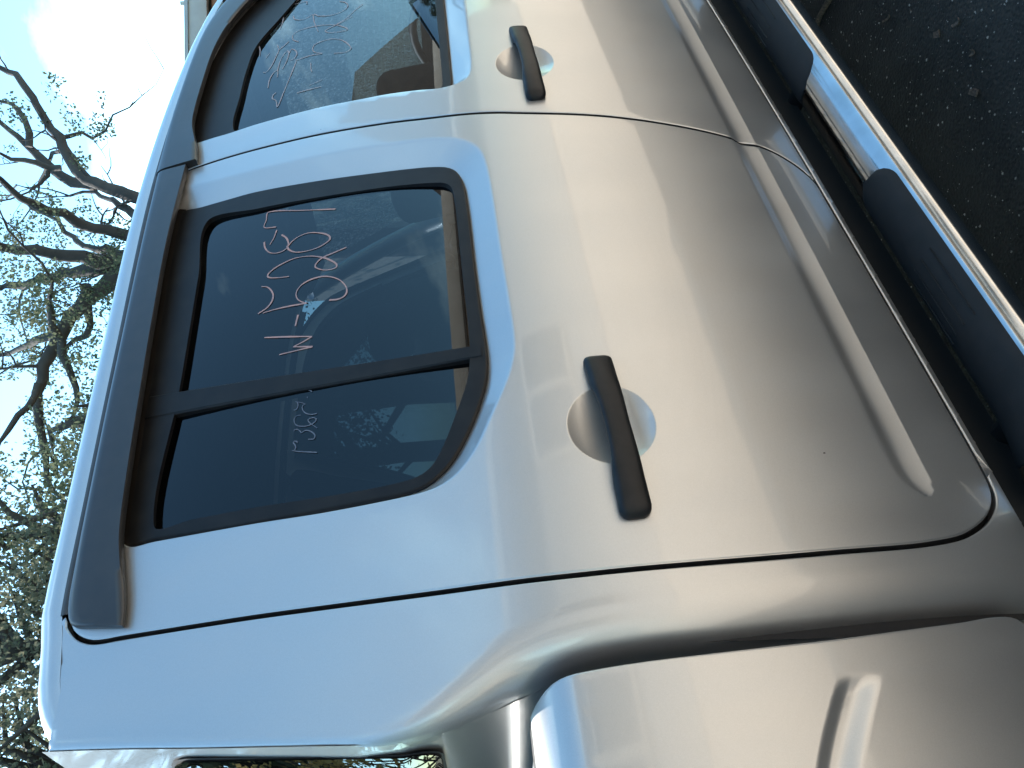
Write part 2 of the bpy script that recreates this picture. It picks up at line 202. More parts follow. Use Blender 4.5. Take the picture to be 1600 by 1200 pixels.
# ------------------------------------------------------------------ object helpers
def link(o, parent=None):
    COL.objects.link(o)
    if parent is not None: o.parent = parent
    return o
def empty(name, loc=(0, 0, 0)):
    o = bpy.data.objects.new(name, None); o.location = loc; o.empty_display_size = 0.1; return link(o)
def tag(o, label, cat, group=None):
    o['label'] = label; o['category'] = cat
    if group: o['group'] = group
    return o
def mesh_obj(name, v, f, m, parent=None, smooth=False, normals=None):
    me = bpy.data.meshes.new(name); me.from_pydata([tuple(map(float, p)) for p in v], [], [tuple(map(int, q)) for q in f]); me.update()
    if smooth or normals is not None:
        me.polygons.foreach_set('use_smooth', [True] * len(me.polygons))
    if normals is not None: me.normals_split_custom_set_from_vertices([tuple(map(float, n)) for n in normals])
    me.materials.append(m)
    return link(bpy.data.objects.new(name, me), parent)
class MB:
    def __init__(s): s.v = []; s.f = []
    def add(s, v, f):
        k = len(s.v); s.v += [tuple(p) for p in v]; s.f += [tuple(i + k for i in q) for q in f]
    def box(s, c, d, rot=None):
        x, y, z = d[0] / 2, d[1] / 2, d[2] / 2
        P = [Vector(p) for p in ((-x, -y, -z), (x, -y, -z), (x, y, -z), (-x, y, -z), (-x, -y, z), (x, -y, z), (x, y, z), (-x, y, z))]
        if rot is not None: P = [rot @ p for p in P]
        s.add([(p.x + c[0], p.y + c[1], p.z + c[2]) for p in P], [(0, 3, 2, 1), (4, 5, 6, 7), (0, 1, 5, 4), (1, 2, 6, 5), (2, 3, 7, 6), (3, 0, 4, 7)])
    def tube(s, pts, rad, n=8, cap=True):
        pts = [Vector(p) for p in pts]; rings = []
        if not hasattr(rad, '__len__'): rad = [rad] * len(pts)
        up = Vector((0.13, 0.21, 0.97)).normalized()
        for i, p in enumerate(pts):
            t = (pts[min(i + 1, len(pts) - 1)] - pts[max(i - 1, 0)]).normalized()
            a = t.cross(up)
            if a.length < 1e-4: a = t.cross(Vector((1, 0, 0)))
            a.normalize(); b = t.cross(a); up = -b if False else up
            rings.append([p + (a * math.cos(2 * math.pi * k / n) + b * math.sin(2 * math.pi * k / n)) * rad[i] for k in range(n)])
        v = [q for r in rings for q in r]; f = []
        for i in range(len(pts) - 1):
            for k in range(n): f.append((i * n + k, i * n + (k + 1) % n, (i + 1) * n + (k + 1) % n, (i + 1) * n + k))
        if cap: f.append(tuple(range(n))); f.append(tuple((len(pts) - 1) * n + k for k in reversed(range(n))))
        s.add(v, f)
    def build(s, name, m, parent=None, smooth=False, bevel=0, seg=2):
        o = mesh_obj(name, s.v, s.f, m, parent, smooth)
        if bevel:
            bm = bmesh.new(); bm.from_mesh(o.data)
            bmesh.ops.bevel(bm, geom=[e for e in bm.edges if len(e.link_faces) == 2 and e.calc_face_angle(0) > 0.5], offset=bevel, segments=seg, affect='EDGES', profile=0.5)
            bm.to_mesh(o.data); bm.free(); o.data.polygons.foreach_set('use_smooth', [True] * len(o.data.polygons))
            o.data.set_sharp_from_angle(angle=0.7)
        return o

# ------------------------------------------------------------------ body side surface y = H(x, z)
YC = 0.92
ZK = [0.30, 0.40, 0.47, 0.52, 0.60, 0.70, 0.80, 0.90, 1.00, 1.08, 1.15, 1.22, 1.30, 1.45, 1.60, 1.72, 1.80]
YK = [0.16, 0.09, 0.055, 0.040, 0.022, 0.008, 0.001, -0.002, 0.000, 0.008, 0.024, 0.047, 0.073, 0.120, 0.168, 0.208, 0.236]
def pchip(xk, yk, x):
    xk = np.array(xk, float); yk = np.array(yk, float); h = np.diff(xk); d = np.diff(yk) / h
    m = np.zeros_like(xk); m[1:-1] = (d[:-1] * h[1:] + d[1:] * h[:-1]) / (h[1:] + h[:-1]); m[0] = d[0]; m[-1] = d[-1]
    x = np.asarray(x, float); i = np.clip(np.searchsorted(xk, x) - 1, 0, len(h) - 1); t = (x - xk[i]) / h[i]
    return (2 * t**3 - 3 * t**2 + 1) * yk[i] + (t**3 - 2 * t**2 + t) * h[i] * m[i] + (-2 * t**3 + 3 * t**2) * yk[i + 1] + (t**3 - t**2) * h[i] * m[i + 1]
# fine table, gaussian-smoothed so that reflections flow
_zt = np.linspace(0.25, 2.0, 1751); _yt = pchip(ZK, YK, _zt)
_k = np.exp(-0.5 * (np.arange(-90, 91) / 28.0) ** 2); _k /= _k.sum()
_yt2 = np.convolve(np.pad(_yt, 90, mode='reflect', reflect_type='odd'), _k, 'valid')
def S(x, z):
    x = np.asarray(x, float); z = np.asarray(z, float)
    return pchip(_zt[::7], _yt2[::7], z) + 0.012 * (np.clip(x, -0.6, 3.2) - 0.9) ** 2

def smooth_line(P, n=None, step=0.008, closed=False, sig=0):
    P = np.array(P, float)
    if closed: P = np.vstack([P, P[:1]])
    d = np.r_[0, np.cumsum(np.hypot(*np.diff(P, axis=0).T))]
    if n is None: n = max(2, int(round(d[-1] / step)) + 1)
    # catmull-rom through points
    Q = P; s = np.linspace(0, d[-1], n)
    m = np.zeros_like(Q); m[1:-1] = (Q[2:] - Q[:-2]) / (d[2:] - d[:-2])[:, None]
    if closed: m[0] = m[-1] = (Q[1] - Q[-2]) / (d[1] + d[-1] - d[-2])
    else: m[0] = (Q[1] - Q[0]) / (d[1] - d[0]); m[-1] = (Q[-1] - Q[-2]) / (d[-1] - d[-2])
    i = np.clip(np.searchsorted(d, s, side='right') - 1, 0, len(d) - 2); h = (d[i + 1] - d[i])[:, None]; t = ((s - d[i]) / (d[i + 1] - d[i]))[:, None]
    R = (2 * t**3 - 3 * t**2 + 1) * Q[i] + (t**3 - 2 * t**2 + t) * h * m[i] + (-2 * t**3 + 3 * t**2) * Q[i + 1] + (t**3 - t**2) * h * m[i + 1]
    return R[:-1] if closed else R
def poly_dist(pts, poly, closed=True):
    A = np.asarray(poly, float); B = np.roll(A, -1, 0) if closed else A[1:]; A = A if closed else A[:-1]
    best = np.full(len(pts), 1e9)
    for a, b in zip(A, B):
        ab = b - a; L = ab @ ab
        if L < 1e-14: continue
        t = np.clip(((pts - a) @ ab) / L, 0, 1); q = pts - a - t[:, None] * ab
        best = np.minimum(best, q[:, 0]**2 + q[:, 1]**2)
    return np.sqrt(best)
def inside(pts, poly):
    A = np.asarray(poly, float); B = np.roll(A, -1, 0); r = np.zeros(len(pts), bool); x, z = pts[:, 0], pts[:, 1]
    for (x0, z0), (x1, z1) in zip(A, B):
        c = (z0 > z) != (z1 > z)
        if z1 != z0: r ^= c & (x < (x1 - x0) * (z - z0) / (z1 - z0) + x0)
    return r
def offset_poly(P, d):
    """move a closed counter-clockwise or clockwise loop inwards by d"""
    P = np.asarray(P, float); a = np.sum(P[:, 0] * np.roll(P[:, 1], -1) - np.roll(P[:, 0], -1) * P[:, 1])
    t = np.roll(P, -1, 0) - np.roll(P, 1, 0); t /= np.maximum(np.hypot(t[:, 0], t[:, 1]), 1e-9)[:, None]
    n = np.c_[-t[:, 1], t[:, 0]] * (1 if a > 0 else -1)
    return P + n * d

# gutter line along the roof edge
GX = [0.25, 0.34, 0.42, 0.50, 0.69, 1.03, 1.55, 2.07, 2.35, 2.55, 2.80, 3.10, 3.25]
GZ = [1.715, 1.752, 1.771, 1.782, 1.795, 1.817, 1.848, 1.845, 1.825, 1.79, 1.66, 1.33, 1.15]
def G(x): return pchip(GX, GZ, x)

CGAP = [(0.506, 1.775), (0.479, 1.767), (0.461, 1.75), (0.449, 1.727), (0.445, 1.706), (0.4435, 1.681), (0.438, 1.618), (0.432, 1.547), (0.426, 1.479), (0.417, 1.391), (0.408, 1.306), (0.399, 1.225), (0.391, 1.147), (0.385, 1.072), (0.382, 0.995), (0.380, 0.918), (0.379, 0.839), (0.3795, 0.757), (0.381, 0.673), (0.384, 0.627), (0.392, 0.576), (0.403, 0.546), (0.420, 0.516), (0.443, 0.491), (0.465, 0.479), (0.49, 0.475)]
BGAP = [(1.556, 1.845), (1.558, 1.80), (1.556, 1.74), (1.549, 1.66), (1.537, 1.58), (1.509, 1.443), (1.465, 1.299), (1.410, 1.165), (1.367, 1.039), (1.352, 0.977), (1.341, 0.915), (1.329, 0.853), (1.314, 0.791), (1.297, 0.731), (1.279, 0.67), (1.265, 0.628), (1.247, 0.572), (1.235, 0.545), (1.216, 0.52), (1.188, 0.495), (1.150, 0.475)]
WIN = [(0.601, 1.712), (0.594, 1.657), (0.586, 1.595), (0.576, 1.494), (0.568, 1.398), (0.563, 1.328), (0.560, 1.272), (0.564, 1.247), (0.576, 1.225), (0.598, 1.203), (0.645, 1.175), (0.696, 1.154), (0.726, 1.146), (0.770, 1.142), (0.866, 1.144), (0.972, 1.145), (1.126, 1.145), (1.195, 1.148), (1.235, 1.157), (1.258, 1.172), (1.274, 1.195), (1.293, 1.236), (1.320, 1.31), (1.360, 1.435), (1.398, 1.58), (1.408, 1.658), (1.414, 1.71), (1.420, 1.764)]
CHAM = [(0.585, 1.70), (0.580, 1.655), (0.565, 1.493), (0.554, 1.397), (0.547, 1.305), (0.545, 1.243), (0.550, 1.219), (0.564, 1.196), (0.596, 1.170), (0.639, 1.147), (0.689, 1.122), (0.721, 1.109), (0.760, 1.100), (0.842, 1.098), (0.947, 1.099), (1.113, 1.099), (1.18, 1.100), (1.235, 1.103), (1.276, 1.112), (1.308, 1.133), (1.337, 1.169), (1.368, 1.233), (1.414, 1.368), (1.450, 1.531), (1.476, 1.68), (1.486, 1.775)]
GLS = [(0.619, 1.668), (0.611, 1.60), (0.602, 1.497), (0.590, 1.399), (0.581, 1.300), (0.583, 1.255), (0.601, 1.231), (0.675, 1.196), (0.735, 1.175), (0.800, 1.168), (0.95, 1.168), (1.101, 1.168), (1.165, 1.169), (1.198, 1.174), (1.218, 1.192), (1.259, 1.291), (1.306, 1.457), (1.333, 1.573), (1.352, 1.687), (1.173, 1.681), (0.88, 1.671)]
FWIN = [(1.700, 1.790), (1.668, 1.70), (1.657, 1.607), (1.648, 1.527), (1.631, 1.449), (1.606, 1.358), (1.586, 1.299), (1.556, 1.227), (1.531, 1.175), (1.530, 1.155), (1.550, 1.148), (1.62, 1.146), (1.92, 1.143), (2.3, 1.142), (2.78, 1.142), (2.86, 1.150), (2.87, 1.17), (2.75, 1.32), (2.60, 1.50), (2.45, 1.645), (2.33, 1.72), (2.20, 1.765), (2.0, 1.79)]
FCHAM = [(1.69, 1.81), (1.655, 1.70), (1.645, 1.60), (1.62, 1.449), (1.595, 1.358), (1.575, 1.29), (1.545, 1.22), (1.522, 1.175), (1.520, 1.13), (1.535, 1.112), (1.58, 1.101), (1.69, 1.097), (1.9, 1.093), (2.3, 1.09), (2.8, 1.09), (2.92, 1.11), (2.93, 1.16), (2.78, 1.35), (2.62, 1.54), (2.47, 1.68), (2.34, 1.75), (2.2, 1.79), (2.0, 1.81)]
FGLS = [(1.688, 1.672), (1.665, 1.62), (1.655, 1.527), (1.638, 1.449), (1.613, 1.358), (1.593, 1.299), (1.563, 1.227), (1.545, 1.185), (1.548, 1.172), (1.60, 1.168), (1.92, 1.166), (2.3, 1.165), (2.74, 1.165), (2.80, 1.175), (2.70, 1.30), (2.52, 1.43), (2.35, 1.535), (2.22, 1.60), (2.10, 1.657), (1.98, 1.672), (1.85, 1.675)]
WIN_C = smooth_line(WIN + [(1.2, 1.757), (0.9, 1.737), (0.7, 1.722)], closed=True, step=0.012)
CHAM_C = smooth_line(CHAM + [(1.2, 1.80), (0.9, 1.775), (0.65, 1.745)], closed=True, step=0.012)
FWIN_C = smooth_line(FWIN, closed=True, step=0.014); FCHAM_C = smooth_line(FCHAM, closed=True, step=0.014)
BOWLS = [(0.593, 0.989, 0.064, 0.060), (1.556, 0.991, 0.074, 0.062)]

def E_x(z): return pchip([0.3, 0.55, 0.9, 1.10, 1.15, 1.20, 1.25, 1.30, 1.38, 1.46, 1.55, 1.64, 1.70, 1.80], [0.298, 0.293, 0.286, 0.281, 0.272, 0.256, 0.243, 0.239, 0.250, 0.263, 0.278, 0.294, 0.304, 0.32], z)
def sstep(a, b, x): t = np.clip((x - a) / (b - a), 0, 1); return t * t * (3 - 2 * t)
def chamfer(pts, outer, inner, depth):
    r = np.zeros(len(pts)); lo = np.min(outer, 0) - .01; hi = np.max(outer, 0) + .01
    k = np.where(((pts > lo) & (pts < hi)).all(1))[0]
    if len(k) == 0: return r
    p = pts[k]; io = inside(p, outer); k = k[io]; p = p[io]
    if len(k) == 0: return r
    do = poly_dist(p, outer); di = poly_dist(p, inner); di[inside(p, inner)] = 0
    t = do / (do + di + 1e-9)
    e = 0.16; g = np.where(t < e, t * t / (2 * e), t - e / 2) / (1 - e / 2)
    r[k] = depth * g
    return r
def groove(x, z):
    """pressed line low on the doors: steep upper wall, long lower wall with a crisp edge"""
    zu = 0.6255 - 0.006 * np.clip(x - 0.5, 0, 1.6); zl = 0.574 - 0.006 * np.clip(x - 0.5, 0, 1.6)
    # rounded rear end
    xe = 0.452; rr = 0.026; zm = (zu + zl) / 2; dx = np.clip(xe + 0.05 - x, 0, 1)
    half = (zu - zl) / 2 * np.sqrt(np.clip(1 - (dx / 0.05) ** 2, 0, 1)); cz = zm - 0.010 * (dx / 0.05) ** 2 * (dx <= 0.05)
    t = np.where(half > 1e-5, (cz + half - z) / np.maximum(2 * half, 1e-5), -1)
    pr = np.where((t > 0) & (t < 1), np.where(t < 0.42, sstep(0, 0.42, t), 1 - ((t - 0.42) / 0.58) ** 1.35), 0)
    dep = 0.0065 * (half / np.maximum((zu - zl) / 2, 1e-6))
    return pr * dep
def H(x, z, cab=True):
    x = np.asarray(x, float); z = np.asarray(z, float); y = S(x, z); pts = np.c_[x, z]
    y = y + chamfer(pts, CHAM_C, WIN_C, 0.021) + chamfer(pts, FCHAM_C, FWIN_C, 0.020) + groove(x, z)
    for cx, cz, rx, rz in BOWLS:
        q = ((x - cx) / rx) ** 2 + ((z - cz) / rz) ** 2
        y = y + 0.016 * np.clip(1 - q, 0, 1)
    if cab:
        r = 0.014 + 0.056 * (1 - sstep(1.12, 1.36, z)); d = np.clip(x - E_x(z), 1e-5, None); u = np.clip(r - d, 0, None)
        y = y + np.where(d < r, r - np.sqrt(np.clip(r * r - u * u, 0, None)), 0)
    return y
def H_tub(x, z):
    y = S(np.maximum(x, -0.5), z)
    y = y + 0.0 * x
    # top rolls over into the rail
    zt = 1.141; r = 0.055; u = np.clip(r - (zt - z), 0, r)
    y = y + r - np.sqrt(np.clip(r * r - u * u, 0, None))
    # pressed line that runs up and back round the wheel arch
    A = np.array([(0.29, 0.738), (0.224, 0.788), (0.182, 0.818), (0.145, 0.841), (0.06, 0.885), (-0.08, 0.935), (-0.25, 0.965), (-0.48, 0.975), (-0.75, 0.96), (-0.95, 0.92)])
    A = smooth_line(A, step=0.02)
    pts = np.c_[x, z]; d = poly_dist(pts, A, closed=False)
    # sign: above or below the line
    zi = np.interp(x, A[::-1, 0], A[::-1, 1]); s = np.where(z > zi, d, -d)
    t = (0.022 - s) / 0.046; end = sstep(0.238, 0.216, x); tt = np.clip(t, 0, 1)
    y = y + 0.0065 * end * np.where((t > 0) & (t < 1), sstep(0, 0.34, tt) - sstep(0.45, 1.0, tt), 0)
    # soft flare over the wheel
    R = np.hypot(x + 0.48, z - 0.38); y = y - 0.016 * sstep(0.66, 0.56, R)
    return y

def panel(name, outline, Hf, m, parent, holes=(), dense=(), step=0.016, edge_r=0.0045, skirt=0.03, hole_skirt=0.02, shade_skirt=True):
    """outline: closed loop in (x, z). Triangulated sheet on y = Hf(x, z) with rolled edges and analytic normals."""
    outline = np.asarray(outline, float)
    loops = [outline] + [np.asarray(h, float) for h in holes]
    def full(p):
        y = Hf(p[:, 0], p[:, 1])
        if edge_r > 0:
            d = poly_dist(p, outline); u = np.clip(edge_r - d, 0, edge_r); y = y + (edge_r - np.sqrt(np.clip(edge_r**2 - u * u, 0, None)))
        return y
    pts = []; edges = []
    for lp in loops:
        k = len(pts); pts += lp.tolist(); edges += [(k + i, k + (i + 1) % len(lp)) for i in range(len(lp))]
    nb = len(pts); extra = []
    if edge_r > 0:
        for q in (0.25, 0.6, 1.0): extra.append(offset_poly(outline, edge_r * q))
    for dn in dense: extra.append(np.asarray(dn, float))
    lo, hi = outline.min(0), outline.max(0)
    gx, gz = np.meshgrid(np.arange(lo[0], hi[0], step), np.arange(lo[1], hi[1], step * 0.866)); gx = gx + (np.arange(gx.shape[0]) % 2)[:, None] * step / 2
    fill = np.c_[gx.ravel(), gz.ravel()]
    ex = np.vstack(extra) if extra else np.zeros((0, 2))
    def keep(p, m0):
        k = inside(p, outline) & (poly_dist(p, outline) > m0)
        for h in loops[1:]: k &= ~inside(p, h) & (poly_dist(p, h) > 0.0015)
        return k
    if len(ex):
        ex = ex[keep(ex, edge_r * 0.2 + 1e-5)]
        # thin out clashes
        key = np.round(ex / 0.0004).astype(int); _, idx = np.unique(key, axis=0, return_index=True); ex = ex[np.sort(idx)]
    fill = fill[keep(fill, edge_r + 0.004)]
    if len(ex):
        cell = {}
        for p in ex: cell.setdefault((int(p[0] / 0.01), int(p[1] / 0.01)), []).append(p)
        kk = []
        for p in fill:
            i, j = int(p[0] / 0.01), int(p[1] / 0.01); ok = True
            for a in (i - 1, i, i + 1):
                for b in (j - 1, j, j + 1):
                    for q in cell.get((a, b), ()):
                        if (q[0] - p[0])**2 + (q[1] - p[1])**2 < 0.007**2: ok = False; break
                    if not ok: break
                if not ok: break
            kk.append(ok)
        fill = fill[np.array(kk, bool)]
    allp = np.vstack([np.array(pts), ex, fill])
    vs, es, fs, ov, oe, of = delaunay_2d_cdt([Vector(p) for p in allp], edges, [], 0, 1e-6)
    V = np.array([(v.x, v.y) for v in vs]); F = np.array([f for f in fs if len(f) == 3])
    cen = V[F].mean(1); k = inside(cen, outline)
    for h in loops[1:]: k &= ~inside(cen, h)
    F = F[k]
    y = full(V); e = 4e-4
    nx = (full(V + [e, 0]) - full(V - [e, 0])) / (2 * e); nz_ = (full(V + [0, e]) - full(V - [0, e])) / (2 * e)
    nx = np.clip(nx, -12, 12); nz_ = np.clip(nz_, -12, 12)
    N = np.c_[nx, -np.ones(len(V)), nz_]; N /= np.linalg.norm(N, axis=1)[:, None]
    P = np.c_[V[:, 0], y, V[:, 1]]
    a = np.cross(P[F[:, 1]] - P[F[:, 0]], P[F[:, 2]] - P[F[:, 0]]); fl = (a * N[F].mean(1)).sum(1) < 0; F[fl] = F[fl][:, ::-1]
    P = P.tolist(); N = N.tolist(); F = F.tolist(); nf = len(F)
    for li, lp in enumerate(loops):
        sk = skirt if li == 0 else hole_skirt
        if sk <= 0: continue
        yy = full(lp) if li == 0 else Hf(lp[:, 0], lp[:, 1]); ii = offset_poly(lp, 1.0) - lp; nn = -ii if li == 0 else ii
        k = len(P); n = len(lp)
        for j in range(n): P.append((lp[j, 0], yy[j], lp[j, 1])); N.append((nn[j, 0], 0, nn[j, 1]))
        for j in range(n): P.append((lp[j, 0], yy[j] + sk, lp[j, 1])); N.append((nn[j, 0], 0, nn[j, 1]))
        for j in range(n):
            q = [k + j, k + (j + 1) % n, k + n + (j + 1) % n, k + n + j]
            A = np.array(P[q[0]]); c = np.cross(np.array(P[q[1]]) - A, np.array(P[q[3]]) - A)
            if c @ np.array(N[q[0]]) < 0: q = q[::-1]
            F.append(q)
    o = mesh_obj(name, P, F, m, parent, True, N)
    if shade_skirt:  # panel flanges coloured black in place of the shade inside the gaps
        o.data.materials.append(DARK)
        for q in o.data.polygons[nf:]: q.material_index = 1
    return o

def grid_in(poly, step, jitter=0.0, excl=None):
    poly = np.asarray(poly); lo, hi = poly.min(0), poly.max(0)
    gx, gz = np.meshgrid(np.arange(lo[0], hi[0], step), np.arange(lo[1], hi[1], step * .866)); gx = gx + (np.arange(gx.shape[0]) % 2)[:, None] * step / 2
    p = np.c_[gx.ravel(), gz.ravel()]; p = p[inside(p, poly)]
    if excl is not None: p = p[~inside(p, excl)]
    return p
def blend_loops(outer, inner, ts, n=420):
    """loops between two outlines, matched by nearest point"""
    o = smooth_line(outer, n=n, closed=True); r = []
    inn = smooth_line(inner, n=1200, closed=True)
    near = np.array([inn[np.argmin(((inn - p) ** 2).sum(1))] for p in o])
    return [o * (1 - t) + near * t for t in ts]
def bowl_pts(b):
    cx, cz, rx, rz = b; r = []
    for q in (0.2, 0.4, 0.6, 0.75, 0.86, 0.93, 0.97, 0.995, 1.02):
        n = int(12 + 60 * q); a = np.linspace(0, 2 * np.pi, n, endpoint=False) + q; r.append(np.c_[cx + rx * q * np.cos(a), cz + rz * q * np.sin(a)])
    return np.vstack(r)
def groove_pts(x0, x1):
    r = []
    for t in (-0.08, 0.02, 0.1, 0.2, 0.3, 0.42, 0.55, 0.7, 0.82, 0.92, 0.98, 1.0, 1.04):
        xs = np.arange(x0, x1, 0.012); zu = 0.6255 - 0.006 * np.clip(xs - 0.5, 0, 1.6); zl = 0.574 - 0.006 * np.clip(xs - 0.5, 0, 1.6)
        r.append(np.c_[xs, zu + (zl - zu) * t])
    gx, gz = np.meshgrid(np.arange(0.44, 0.52, 0.0035), np.arange(0.565, 0.635, 0.0035)); r.append(np.c_[gx.ravel(), gz.ravel()])
    return np.vstack(r)
def shrink(P, d=0.0036): return offset_poly(smooth_line(P, closed=True, step=0.009), d)

# ------------------------------------------------------------------ the truck
truck = tag(empty('pickup_truck', (0.9, YC, 0)), 'silver dual cab pickup truck with writing on its side windows, filling the picture', 'pickup truck')
truck.matrix_world = Matrix.Translation((0.9, YC, 0)); bpy.context.view_layer.update()
T_INV = Matrix.Translation((-0.9, -YC, 0))
def part(o, parent=truck):
    """keep world coordinates of the mesh while parenting"""
    o.parent = parent
    if parent is truck: o.matrix_parent_inverse = T_INV
    return o

def line_bottom(x0, x1, z): return [(x, z) for x in np.arange(x0, x1, 0.06)]
def seg_top(x0, x1, dz): return [(x, float(G(x)) + dz) for x in np.linspace(x0, x1, max(3, int(abs(x1 - x0) / 0.06)))]
bg_ = [tuple(p) for p in BGAP]
rear_out = [tuple(p) for p in CGAP[1:]] + line_bottom(0.55, 1.12, 0.4735) + bg_[::-1][:-1] + seg_top(1.548, 0.52, -0.006)
rear_out = shrink(rear_out)
dense = [np.vstack(blend_loops(CHAM_C, WIN_C, (0, 0.04, 0.1, 0.17, 0.3, 0.45, 0.6, 0.75, 0.9))), bowl_pts(BOWLS[0]), groove_pts(0.50, 1.30)]
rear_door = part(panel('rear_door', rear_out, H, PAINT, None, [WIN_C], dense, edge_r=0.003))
rear_door['label'] = 'silver rear door with a dark window in two panes'
front_out = [tuple(p) for p in BGAP[1:]] + line_bottom(1.21, 2.72, 0.4735) + [(2.78, 0.49), (2.83, 0.60), (2.86, 0.8), (2.88, 1.0), (2.93, 1.12), (2.955, 1.17)] + [(2.80, 1.37), (2.64, 1.565), (2.52, 1.70), (2.42, 1.765), (2.34, 1.80)] + seg_top(2.25, 1.60, -0.006)
front_out = shrink(front_out)
dense = [np.vstack(blend_loops(FCHAM_C, FWIN_C, (0, 0.05, 0.17, 0.35, 0.6, 0.85))), bowl_pts(BOWLS[1]), groove_pts(1.12, 2.8)]
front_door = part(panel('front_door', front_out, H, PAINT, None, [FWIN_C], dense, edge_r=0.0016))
front_door['label'] = 'silver front door, cut off by the picture edge'
# cab side: rear pillar and the sill strip under the doors, one pressing
cg = [tuple(p) for p in CGAP[1:]]
zz = np.linspace(0.47, 1.755, 110); rear_edge = [(float(E_x(z)) + 0.0012, z) for z in zz]
sill_low = [(x, 0.4555) for x in np.arange(3.0, 0.45, -0.05)] + [(0.42, 0.456), (0.37, 0.458), (0.33, 0.462), (0.29, 0.466)]
top_cab = [(0.315, float(G(0.315)) + 0.004)] + seg_top(0.34, 0.49, 0.004)
cabs = smooth_line(np.array(rear_edge), step=0.01).tolist() + top_cab[1:] + smooth_line(np.array([(0.497, 1.779)] + cg), step=0.009).tolist() + [(x, 0.4735) for x in np.arange(0.53, 2.98, 0.02)] + [(3.0, 0.4735)] + sill_low
def dedupe(P, e=0.0025):
    r = [P[0]]
    for p in P[1:]:
        if (p[0] - r[-1][0])**2 + (p[1] - r[-1][1])**2 > e * e: r.append(p)
    if (r[0][0] - r[-1][0])**2 + (r[0][1] - r[-1][1])**2 < e * e: r.pop()
    return np.array(r)
cabs = offset_poly(dedupe(cabs), 0.0)
# open the door gap by moving only the points on the gap side
gapside = poly_dist(cabs, smooth_line(np.array(cg), step=0.01), closed=False) < 0.004
sh = offset_poly(cabs, 0.003); cabs[gapside] = sh[gapside]
bot = (np.abs(cabs[:, 1] - 0.4735) < 0.0008) & (cabs[:, 0] > 0.5); cabs[bot, 1] -= 0.003
back_edge = np.abs(cabs[:, 0] - E_x(cabs[:, 1])) < 0.004
roll = []
for z in np.arange(0.47, 1.76, 0.012):
    for q in (0.001, 0.003, 0.006, 0.010, 0.015, 0.021, 0.028, 0.036, 0.045, 0.055, 0.066, 0.073): roll.append((float(E_x(z)) + q + 0.0012, z))
cab_side = part(panel('cab_side', cabs, H, PAINT, None, [], [np.array(roll)], edge_r=0.003, skirt=0.02, shade_skirt=False))
# ------------- window furniture of the doors
def sheet(name, poly, Hf, m, parent, off, step=0.03, thick=0.0):
    poly = np.asarray(poly)
    return panel(name, poly, lambda x, z: Hf(x, z) + off, m, parent, [], [], step=step, edge_r=0, skirt=thick)
# glass tucks in slightly and is a little flatter than the body
def HG(x, z):
    t = (np.asarray(z, float) - 1.165) / 0.50
    return S(x, 1.165) + 0.0255 + t * (pchip(_zt[::7], _yt2[::7], 1.665) - pchip(_zt[::7], _yt2[::7], 1.165)) - 0.030 * t * (1 - t) * 0.9
RW = smooth_line(GLS, closed=True, step=0.01); FW = smooth_line(FGLS, closed=True, step=0.012)
Hs = lambda x, z: S(x, z)
Hfr = lambda x, z: S(x, z) + 0.0145
fr_ = panel('window_frame', WIN_C, Hfr, TRIMB, rear_door, [RW], [], step=0.02, edge_r=0.005, skirt=0.012, hole_skirt=0.012, shade_skirt=False)
# the wide dull top sash under the visor
fr2 = panel('window_frame', FWIN_C, Hfr, TRIMB, front_door, [FW], [], step=0.02, edge_r=0.005, skirt=0.012, hole_skirt=0.012, shade_skirt=False)
def clip_poly(P, f):
    """keep the part of a loop where f(x, z) >= 0"""
    r = []
    for a, b in zip(P, np.roll(P, -1, 0)):
        fa, fb = f(*a), f(*b)
        if fa >= 0: r.append(tuple(a))
        if (fa >= 0) != (fb >= 0): t = fa / (fa - fb); r.append(tuple(np.array(a) + t * (np.array(b) - np.array(a))))
    return dedupe(r, 0.001)
# division bar between the drop glass and the fixed quarter glass
def div_x(z, s): return 0.7775 + (z - 1.165) * 0.155 + s * 0.5 * (0.024 + (z - 1.165) * 0.050)
big = clip_poly(offset_poly(RW, -0.004), lambda x, z: x - div_x(z, 0)); small = clip_poly(offset_poly(RW, -0.004), lambda x, z: div_x(z, 0) - x)
pane = sheet('window_pane', big, HG, G_REAR, rear_door, 0.0); pane['label'] = 'dark rear door pane with W-5287 written on it'
qpane = sheet('quarter_pane', small, HG, G_REAR, rear_door, 0.0); qpane['label'] = 'dark fixed quarter pane with small faded writing'
fpane = sheet('window_pane', offset_poly(FW, -0.004), HG, G_FRONT, front_door, 0.0)
def strip(name, zs, fx, m, parent, off, depth):
    P = []; F = []; prof = [(-1, depth), (-1, 0.003), (-0.86, 0.0), (0.86, 0.0), (1, 0.003), (1, depth)]
    for z in zs:
        for s, dy in prof:
            x = fx(z, s); P.append((x, float(S(x, z)) + off + dy, z))
    n = len(prof)
    for i in range(len(zs) - 1):
        for k in range(n - 1): F.append((i * n + k, i * n + k + 1, (i + 1) * n + k + 1, (i + 1) * n + k))
    o = mesh_obj(name, P, F, m, parent, True); o.data.set_sharp_from_angle(angle=0.5); return o
strip('division_bar', np.linspace(1.152, 1.728, 30), div_x, TRIMB, rear_door, 0.0125, 0.02)
